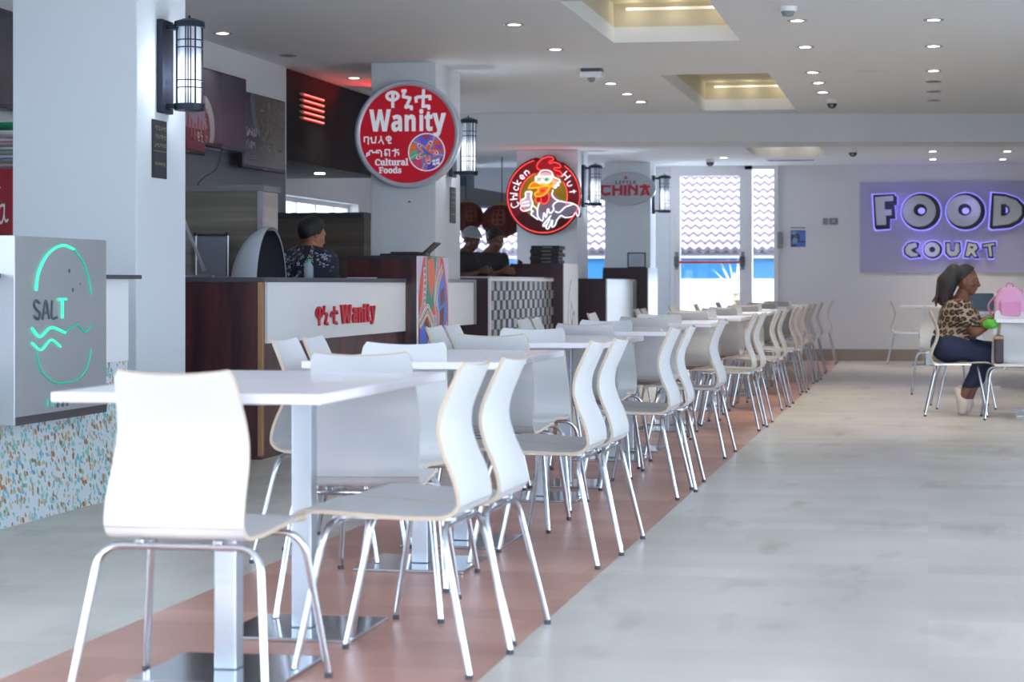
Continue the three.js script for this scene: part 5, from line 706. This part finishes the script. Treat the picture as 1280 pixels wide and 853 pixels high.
// ---------- screens on the stall wall ----------
{ const tv = (label, y, z, yaw, w, h, draw) => { const t = thing('wall_screen', label, 'screen', [-5.3, y, z], PI / 2 + yaw, 'menu screens on the stall wall'); part('housing', bx(w, h, 0.045, 0, 0, 0, 0.008), M.black, t); part('screen', face(w - 0.035, h - 0.045), std({ map: canvasTex(384, 256, draw), color: '#c4c4c4', roughness: 0.25, emissive: '#ffffff', emissiveMap: null, emissiveIntensity: 0 }), t, [0, 0.006, 0.0235]); part('wall_bracket', bx(0.16, 0.16, 0.1, 0, 0, -0.07), M.dark, t); part('sensor_strip', bx(0.1, 0.014, 0.006, 0, -h / 2 + 0.008, 0.024), M.greyDark, t); return t; };
  tv('wall screen half hidden by the nearest lantern, showing pink and red', 2.2, -13.85, -0.0, 0.8, 0.46, (c, w, h) => { c.fillStyle = '#a99ab2'; c.fillRect(0, 0, w, h); c.fillStyle = '#7c2a3e'; c.fillRect(0, h * 0.62, w, h * 0.38); c.fillStyle = '#b04a5a'; for (let i = 0; i < 12; i++) c.fillRect(i * 34, h * (0.4 + 0.2 * ((i * 7) % 3) / 3), 16, 80); c.fillStyle = '#e3d8e0'; ethiopic(c, ['wi', 'ni'], 300, 170, 44, 5, '#e3d8e0'); });
  tv('larger dark wall screen with a white plate of red food', 2.335, -14.63, -0.02, 1.0, 0.58, (c, w, h) => { const g = c.createLinearGradient(0, 0, w, 0); g.addColorStop(0, '#5b5a62'); g.addColorStop(0.55, '#57526a'); g.addColorStop(1, '#4e4b5c'); c.fillStyle = g; c.fillRect(0, 0, w, h); c.fillStyle = '#c4c2d0'; c.beginPath(); c.ellipse(8, h * 0.8, 112, 120, 0, 0, 7); c.fill(); c.fillStyle = '#8a4258'; c.beginPath(); c.ellipse(0, h * 0.84, 84, 96, 0, 0, 7); c.fill(); c.fillStyle = '#b8a0b4'; for (let i = 0; i < 14; i++) { c.beginPath(); c.ellipse(rr(0, 60), h * rr(0.55, 1), 9, 5, rr(0, 3), 0, 7); c.fill(); } });
  tv('wall screen beside the black panel showing a dark dish and lettering', 2.235, -15.6, -0.02, 1.0, 0.6, (c, w, h) => { c.fillStyle = '#43444e'; c.fillRect(0, 0, w, h); c.fillStyle = '#6f8490'; c.beginPath(); c.moveTo(60, 0); c.bezierCurveTo(70, 120, 110, 130, 150, 150); c.lineTo(130, 0); c.fill(); c.fillStyle = '#5d544e'; c.beginPath(); c.moveTo(100, 0); c.bezierCurveTo(90, 100, 170, 150, 210, 210); c.lineTo(250, h); c.lineTo(320, h); c.lineTo(w - 10, h * 0.3); c.lineTo(w - 20, 0); c.fill(); for (let i = 0; i < 240; i++) { c.fillStyle = ['#6e655c', '#4c453f', '#7d7265'][i % 3]; c.beginPath(); c.ellipse(rr(150, 360), rr(6, 200), rr(4, 10), rr(3, 7), rr(0, 3), 0, 7); c.fill(); } ethiopic(c, ['ba', 'm', 'la', 'h'], 10, 118, 34, 5, '#d8dbe4'); ethiopic(c, ['ch', 'ni', 'bo', 'ga'], 10, 166, 30, 4, '#c3c7d2'); c.fillStyle = '#7d808c'; for (let i = 0; i < 3; i++) c.fillRect(20 + i * 8, 222 + i * 9, 150 - i * 22, 3); });
  const cb = lone('screen_cable', 'thin black cable drooping from the screens to the wood partition', 'cable', tube([[-5.31, 2.08, -14.7], [-5.2, 1.9, -14.3], [-5.05, 1.77, -13.6], [-4.85, 1.69, -12.95], [-4.75, 1.655, -12.7]], 0.006, 30), M.cable);
  const t0 = thing('wall_screen', 'tilted dark screen cut by the left edge of the picture', 'screen', [-5.32, 2.33, -11.15], PI / 2, 'menu screens on the stall wall'); t0.rotation.z = 0.0; part('housing', bx(1.0, 0.58, 0.05, 0, 0, 0, 0.008), hex('#4b4a54', 0.4), t0); part('screen', face(0.96, 0.5), hex('#55525c', 0.2), t0, [0, -0.01, 0.0265]); part('wall_bracket', bx(0.16, 0.16, 0.1, 0, 0, -0.07), M.dark, t0);
}
// ---------- left edge: drink cooler and stacked baskets ----------
{ const tex = canvasTex(512, 256, (c, w, h) => { c.fillStyle = '#a01024'; c.fillRect(0, 0, w, h); c.strokeStyle = '#f0e2e4'; c.lineCap = 'round'; c.lineJoin = 'round'; const s = (pts, lw) => { c.lineWidth = lw; c.beginPath(); c.moveTo(...pts[0]); for (let i = 1; i + 2 < pts.length + 0; i += 3) c.bezierCurveTo(...pts[i], ...pts[i + 1], ...pts[i + 2]); c.stroke(); };
    s([[235, 80], [150, 40], [120, 170], [170, 185], [230, 190], [270, 120], [250, 90]], 13); s([[300, 120], [260, 110], [255, 190], [290, 188], [325, 180], [330, 120], [300, 120]], 11); s([[340, 180], [375, 120], [420, 40], [390, 45], [355, 60], [355, 190], [385, 186]], 11); s([[450, 125], [400, 110], [395, 190], [430, 186], [450, 180], [458, 140], [456, 122], [450, 170], [460, 190], [485, 176]], 11); c.lineWidth = 6; s([[150, 50], [260, 20], [300, 90], [420, 60]], 7); });
  const cl = thing('drink_cooler', 'red drink cooler with flowing white script at the left edge', 'cooler', [-5.2, 0, -10.95]); part('cabinet', bx(0.4, 1.66, 0.9, 0, 0.83, 0, 0.02), M.red, cl); part('side_print', new THREE.PlaneGeometry(0.8, 0.4).rotateY(PI / 2), printMat(tex, 0.35), cl, [0.202, 1.45, 0]); part('front_print', face(0.36, 0.4), printMat(tex, 0.35), cl, [0, 1.45, 0.452]); part('plinth', bx(0.38, 0.06, 0.86, 0, 0.03, 0), M.dark, cl);
  const cols = [['#d7dade', '#9aa4b8'], ['#e3e6e9', '#6c9fd0'], ['#dfe3e6', '#58b06c'], ['#d9dde2', '#c0485a'], ['#e6e8ea', '#8c7fc0'], ['#2f9a72', '#c84a3a']];
  cols.forEach(([a, b], i) => { const k = thing('woven_basket', ['pale grey-striped basket at the bottom of the stack on the red cooler', 'blue-striped basket, second in the stack on the red cooler', 'green-striped basket in the middle of the stack on the cooler', 'red-striped basket in the upper stack on the red cooler', 'violet-striped basket just below the green one on the cooler', 'green basket with red band topping the stack on the cooler'][i], 'basket', [-5.2, 1.66 + i * 0.048, -10.95], 0, 'striped baskets stacked on the red cooler'); part('bowl', new THREE.LatheGeometry([[0.0, 0.004], [0.13, 0.004], [0.165 - i * 0.006, 0.045], [0.172 - i * 0.006, 0.046], [0.14, 0.0], [0, 0]].map((p) => new THREE.Vector2(...p)), 36), hex(a, 0.8), k); part('band', new THREE.TorusGeometry(0.158 - i * 0.005, 0.007, 8, 36).rotateX(PI / 2).translate(0, 0.03, 0), hex(b, 0.8), k); });
}
// ---------- on and behind the first counter ----------
{ const m = thing('menu_stand', 'dark glass menu board between two steel posts behind the counter', 'board', [-4.44, 1.058, -12.1]); part('board', bx(0.19, 0.25, 0.012, 0, 0.13, 0), hex('#6a7480', 0.15), m); for (const s of [-1, 1]) { part('post', cyl(0.006, 0.006, 0.27, s * 0.105, 0.135, 0, 10), M.steel, m); part('post_cap', cyl(0.016, 0.016, 0.02, s * 0.105, 0.275, 0, 12), M.black, m); } part('top_rail', bx(0.21, 0.012, 0.014, 0, 0.27, 0), M.black, m); part('foot', bx(0.24, 0.01, 0.1, 0, 0.005, 0), M.steel, m);
  const gcase = thing('glass_guard', 'slanted glass guard on the counter beside the nearest column', 'glass', [-4.45, 1.058, -11.6]); const pane = part('pane', bx(0.3, 0.36, 0.008, 0, 0.16, 0), M.glass, gcase); pane.rotation.x = 0; pane.rotation.z = 0.4; const ed = part('edge_strip', bx(0.016, 0.36, 0.014, 0.15, 0.16, 0), M.steel, gcase); ed.rotation.z = 0.4; const e2 = part('edge_strip', bx(0.016, 0.3, 0.014, 0.02, 0.12, 0.05), M.grey, gcase); e2.rotation.z = 0.7; part('support_rail', bx(0.4, 0.016, 0.05, 0, 0.008, 0.0), M.steel, gcase);
  const oc = thing('tub_chair', 'pale grey egg-shaped chair with dark lining behind the white counter', 'chair', [-4.08, 0, -12.2], -0.05); part('shell', new THREE.SphereGeometry(0.26, 28, 20, -PI / 2, PI, 0.12, PI * 0.62).scale(1, 1.5, 1).translate(0, 0.99, 0), std({ color: '#c7d3dd', roughness: 0.35, side: THREE.DoubleSide }), oc); part('lining', new THREE.SphereGeometry(0.246, 28, 20, -PI / 2, PI, 0.12, PI * 0.62).scale(1, 1.5, 1).translate(0, 0.99, 0), std({ color: '#24252d', roughness: 0.8, side: THREE.DoubleSide }), oc); part('seat', cyl(0.18, 0.18, 0.06, 0, 0.72, 0, 28), M.dark, oc); part('pedestal', cyl(0.025, 0.025, 0.68, 0, 0.35, 0, 14), M.chrome, oc); part('foot_plate', cyl(0.2, 0.2, 0.015, 0, 0.0075, 0, 28), M.chrome, oc);
  const bt = thing('water_bottle', 'small clear water bottle with green cap on the white counter', 'bottle', [-3.98, 1.058, -12.65]); part('body', new THREE.LatheGeometry([[0, 0], [0.03, 0.002], [0.031, 0.05], [0.029, 0.055], [0.031, 0.06], [0.028, 0.08], [0.013, 0.1], [0.012, 0.108]].map((p) => new THREE.Vector2(...p)), 24), std({ color: '#b9c6d2', roughness: 0.1, transparent: true, opacity: 0.55 }), bt); part('cap', cyl(0.016, 0.016, 0.018, 0, 0.115, 0, 16), hex('#38a05c', 0.5), bt);
  lone('papers', 'few loose white papers lying on the white counter', 'paper', merge([bx(0.21, 0.003, 0.3, 0, 0.0015, 0), bx(0.2, 0.003, 0.28, 0.01, 0.0045, 0.02)]), M.paper, [-3.93, 1.058, -13.7], 0.25);
  const ps = thing('till_terminal', 'flat black till terminal with raised slanted screen on the till block', 'till', [-3.9, 1.23, -14.8]); part('body', bx(0.33, 0.018, 0.24, 0.0, 0.009, 0, 0.006), M.black, ps); part('ridge', bx(0.22, 0.014, 0.2, 0.02, 0.024, 0, 0.005), M.black, ps); const scn = part('screen', bx(0.012, 0.13, 0.2, 0, 0, 0, 0.004), M.dark, ps, [0.205, 0.058, 0]); scn.rotation.z = -0.85; part('neck', bx(0.03, 0.03, 0.05, 0.16, 0.02, 0), M.grey, ps);
  for (let i = 0; i < 5; i++) { const b = thing('menu_folder', `black menu folder, ${['lowest', 'second lowest', 'middle', 'second highest', 'topmost'][i]} in the stack on the dark till block`, 'folder', [-3.93 + [0, -0.012, 0.006, -0.01, 0.008][i], 1.228 + i * 0.038, -20.75], [0, 0.03, -0.02, 0.04, 0][i], 'black folders stacked on the till block'); part('cover', merge([bx(0.3, 0.006, 0.36, 0, 0.003, 0), bx(0.3, 0.006, 0.36, 0, 0.034, 0), bx(0.3, 0.028, 0.006, 0, 0.0185, 0.177)]), M.black, b); part('pages', bx(0.29, 0.028, 0.34, 0.0, 0.0185, -0.006), hex('#3a3c44', 0.8), b); part('spine_mark', bx(0.1, 0.008, 0.002, 0.02, 0.0185, 0.181), M.grey, b); }
  const fr = thing('framed_certificate', 'small black-framed certificate standing on the far dark till block', 'frame', [-3.58, 1.22, -24.85]); part('frame', extrude(poly([[-0.115, 0], [0.115, 0], [0.115, 0.19], [-0.115, 0.19]], [[[-0.1, 0.014], [0.1, 0.014], [0.1, 0.176], [-0.1, 0.176]]]), 0.015), M.black, fr); part('sheet', face(0.2, 0.162), printMat(canvasTex(96, 80, (c, w, h) => { c.fillStyle = '#c3cad6'; c.fillRect(0, 0, w, h); c.fillStyle = '#8f98a8'; for (let i = 0; i < 6; i++) c.fillRect(16, 16 + i * 9, 50 + (i * 13) % 20, 2); c.fillStyle = '#a9b2c6'; c.fillRect(70, 14, 10, 10); }), 0.3), fr, [0, 0.095, 0.004]); part('stand', bx(0.03, 0.14, 0.05, 0, 0.07, -0.03), M.black, fr);
}
// ---------- red lanterns and hood in the second stall ----------
{ const lt = canvasTex(256, 128, (c, w, h) => { c.fillStyle = '#561a1c'; c.fillRect(0, 0, w, h); c.fillStyle = '#6e4a30'; for (let i = 0; i < 4; i++) { const x = 16 + i * 64; for (const [a, b, d, e] of [[4, 34, 26, 4], [4, 48, 26, 4], [4, 34, 4, 40], [26, 34, 4, 40], [14, 26, 4, 52], [2, 62, 30, 4], [8, 74, 20, 4]]) c.fillRect(x + a, b, d, e); } });
  const mk = (label, p, r, hh) => { const l = thing('paper_lantern', label, 'lantern', p, rr(0, 2), 'round red lanterns'); part('body', new THREE.SphereGeometry(1, 32, 20).scale(r, hh, r), std({ map: lt, roughness: 0.7 }), l); for (let i = 0; i < 16; i++) { const a = i / 16 * 2 * PI; part('rib', tube([...Array(9)].map((_, k) => { const t = (k / 8 - 0.5) * PI * 0.96; return [Math.cos(t) * (r + 0.002) * Math.cos(a), Math.sin(t) * (hh + 0.002), Math.cos(t) * (r + 0.002) * Math.sin(a)]; }), 0.003, 16, false, 5), hex('#7c2a26', 0.6), l); } part('top_ring', cyl(r * 0.3, r * 0.3, 0.04, 0, hh, 0, 20), hex('#a5823c', 0.4), l); part('bottom_ring', cyl(r * 0.3, r * 0.3, 0.04, 0, -hh, 0, 20), hex('#a5823c', 0.4), l); part('cord', cyl(0.006, 0.006, 2.6 - p[1] - hh, 0, hh + (2.6 - p[1] - hh) / 2, 0, 6), M.dark, l); };
  mk('round red lantern with gilt marks, right of the two, beside the neon sign', [-5.24, 1.807, -24.6], 0.266, 0.2); mk('round red lantern with gilt marks, left one partly behind the column', [-5.7, 1.86, -24.6], 0.224, 0.185);
  const h = thing('range_hood', 'grey slanted cooker hood above the stall window', 'hood', [-5.6, 2.02, -25.7]); const s = poly([[-0.9, 0], [0.85, -0.02], [0.85, 0.06], [-0.3, 0.26], [-0.9, 0.3]]); part('canopy', extrude(s, 0.8), hex('#8d939b', 0.5), h, [0, 0.0, -0.4]); part('duct', bx(0.4, 0.5, 0.5, -0.5, 0.5, 0), hex('#5b6a7a', 0.5), h); part('rim', span(-0.9, 0.86, -0.03, 0.0, -0.4, 0.41), M.steel, h);
}
// ---------- things on the tables at the right ----------
{ const bp = thing('backpack', 'pink backpack standing on the table in front of the seated woman', 'bag', [0.62, 0.752, -15.86]); bp.scale.setScalar(0.85); const pink = hex('#e3a9cd', 0.75), pink2 = hex('#d795bf', 0.75);
  const shell = (x, y, z) => { const yy = Math.max(0, y - 0.12) / 0.16, w = 0.135 * Math.sqrt(Math.max(0.02, 1 - yy * yy * 0.9)); return Math.max(Math.hypot(Math.max(0, Math.abs(x) - w + 0.03), Math.max(0, Math.abs(z) - 0.05)) - 0.035, y - 0.285, 0.0 - y); };
  part('body', surfaceNets(shell, [-0.2, -0.03, -0.15], [0.2, 0.33, 0.15], 0.008), pink, bp); part('front_pocket', surfaceNets((x, y, z) => Math.hypot(Math.max(0, Math.abs(x) - 0.07), Math.max(0, Math.abs(y - 0.09) - 0.05), Math.max(0, Math.abs(z - 0.085) - 0.012)) - 0.022, [-0.12, -0.01, 0.03], [0.12, 0.19, 0.14], 0.007), pink2, bp);
  part('handle', tube([[-0.03, 0.275, -0.03], [-0.025, 0.315, -0.03], [0.025, 0.315, -0.03], [0.03, 0.275, -0.03]], 0.008, 18), pink2, bp); part('zipper', tube([[-0.125, 0.06, 0.045], [-0.125, 0.16, 0.05], [-0.07, 0.25, 0.05], [0, 0.272, 0.05], [0.07, 0.25, 0.05], [0.125, 0.16, 0.05], [0.125, 0.06, 0.045]], 0.004, 36), hex('#b97ba4', 0.5), bp); for (const s of [-1, 1]) part('ear', new THREE.SphereGeometry(0.028, 16, 12).scale(1, 1, 0.5).translate(s * 0.09, 0.245, 0.03), pink2, bp); part('strap', tube([[-0.13, 0.2, -0.06], [-0.19, 0.12, -0.05], [-0.16, 0.02, -0.03]], 0.011, 16), pink2, bp);
  const gb = thing('green_bag', 'bright green crumpled bag on the table below the pink backpack', 'bag', [0.47, 0.69, -15.7]); gb.scale.setScalar(0.75); part('body', surfaceNets((x, y, z) => Math.hypot(x / 1.3, (y - 0.03) * 1.25, z) - 0.062 - 0.006 * Math.sin(x * 60 + y * 40) * Math.sin(z * 50), [-0.14, -0.05, -0.12], [0.14, 0.13, 0.12], 0.007), hex('#57b83f', 0.55), gb); part('knot', new THREE.TorusGeometry(0.016, 0.007, 8, 16).translate(-0.02, 0.09, 0), hex('#4aa536', 0.5), gb);
  for (const [x, z, h, lab, col] of [[0.79, -16.3, 0.2, 'dark sauce bottle at the right edge behind the pink backpack', '#23252e'], [0.86, -16.4, 0.23, 'tall dark bottle with square cap at the right edge', '#2c2f3a']]) { const b = thing('sauce_bottle', lab, 'bottle', [x, 0.75, z]); part('body', new THREE.LatheGeometry([[0, 0], [0.035, 0.002], [0.036, h * 0.55], [0.02, h * 0.72], [0.014, h * 0.78], [0.014, h * 0.86]].map((p) => new THREE.Vector2(...p)), 24), hex(col, 0.2), b); part('cap', cyl(0.018, 0.017, h * 0.14, 0, h * 0.92, 0, 16), hex('#1d2233', 0.4), b); part('label_band', cyl(0.0365, 0.0365, h * 0.25, 0, h * 0.28, 0, 24), hex('#565a6a', 0.6), b); }
  const hb = thing('handbag', 'tan and dark handbag hanging at the table edge below the green bag', 'bag', [0.53, 0.42, -15.75]); part('pouch', bx(0.07, 0.22, 0.2, 0, 0.1, 0, 0.02), hex('#4a4048', 0.6), hb); part('strap', tube([[0, 0.2, 0.06], [0.01, 0.3, 0.02], [0, 0.2, -0.06]], 0.009, 16), hex('#b08a74', 0.6), hb); part('trim', bx(0.074, 0.03, 0.204, 0, 0.19, 0, 0.01), hex('#b08a74', 0.6), hb);
  const lp = thing('laptop', 'open grey laptop on the farther table behind the woman', 'laptop', [0.55, 0.75, -20.2], 0.35); part('keyboard_base', bx(0.3, 0.016, 0.21, 0, 0.008, 0, 0.004), M.grey, lp); const l2 = part('lid', bx(0.3, 0.2, 0.01, 0, 0.1, -0.12, 0.004), hex('#6f7f92', 0.3), lp); l2.rotation.x = -0.18;
  const ht = thing('dark_cap', 'dark rounded cap lying on the farther table left of the laptop', 'cap', [0.28, 0.75, -20.0]); part('crown', new THREE.SphereGeometry(0.1, 24, 12, 0, 2 * PI, 0, PI / 2).scale(1.2, 0.9, 1), hex('#2a2c3a', 0.8), ht); part('brim', cyl(0.09, 0.09, 0.008, 0.09, 0.004, 0.02, 20), hex('#2a2c3a', 0.8), ht);
}

scene.traverse((o) => { if (o.isLight && o.shadow) o.castShadow = true; });
renderer.render(scene, camera);
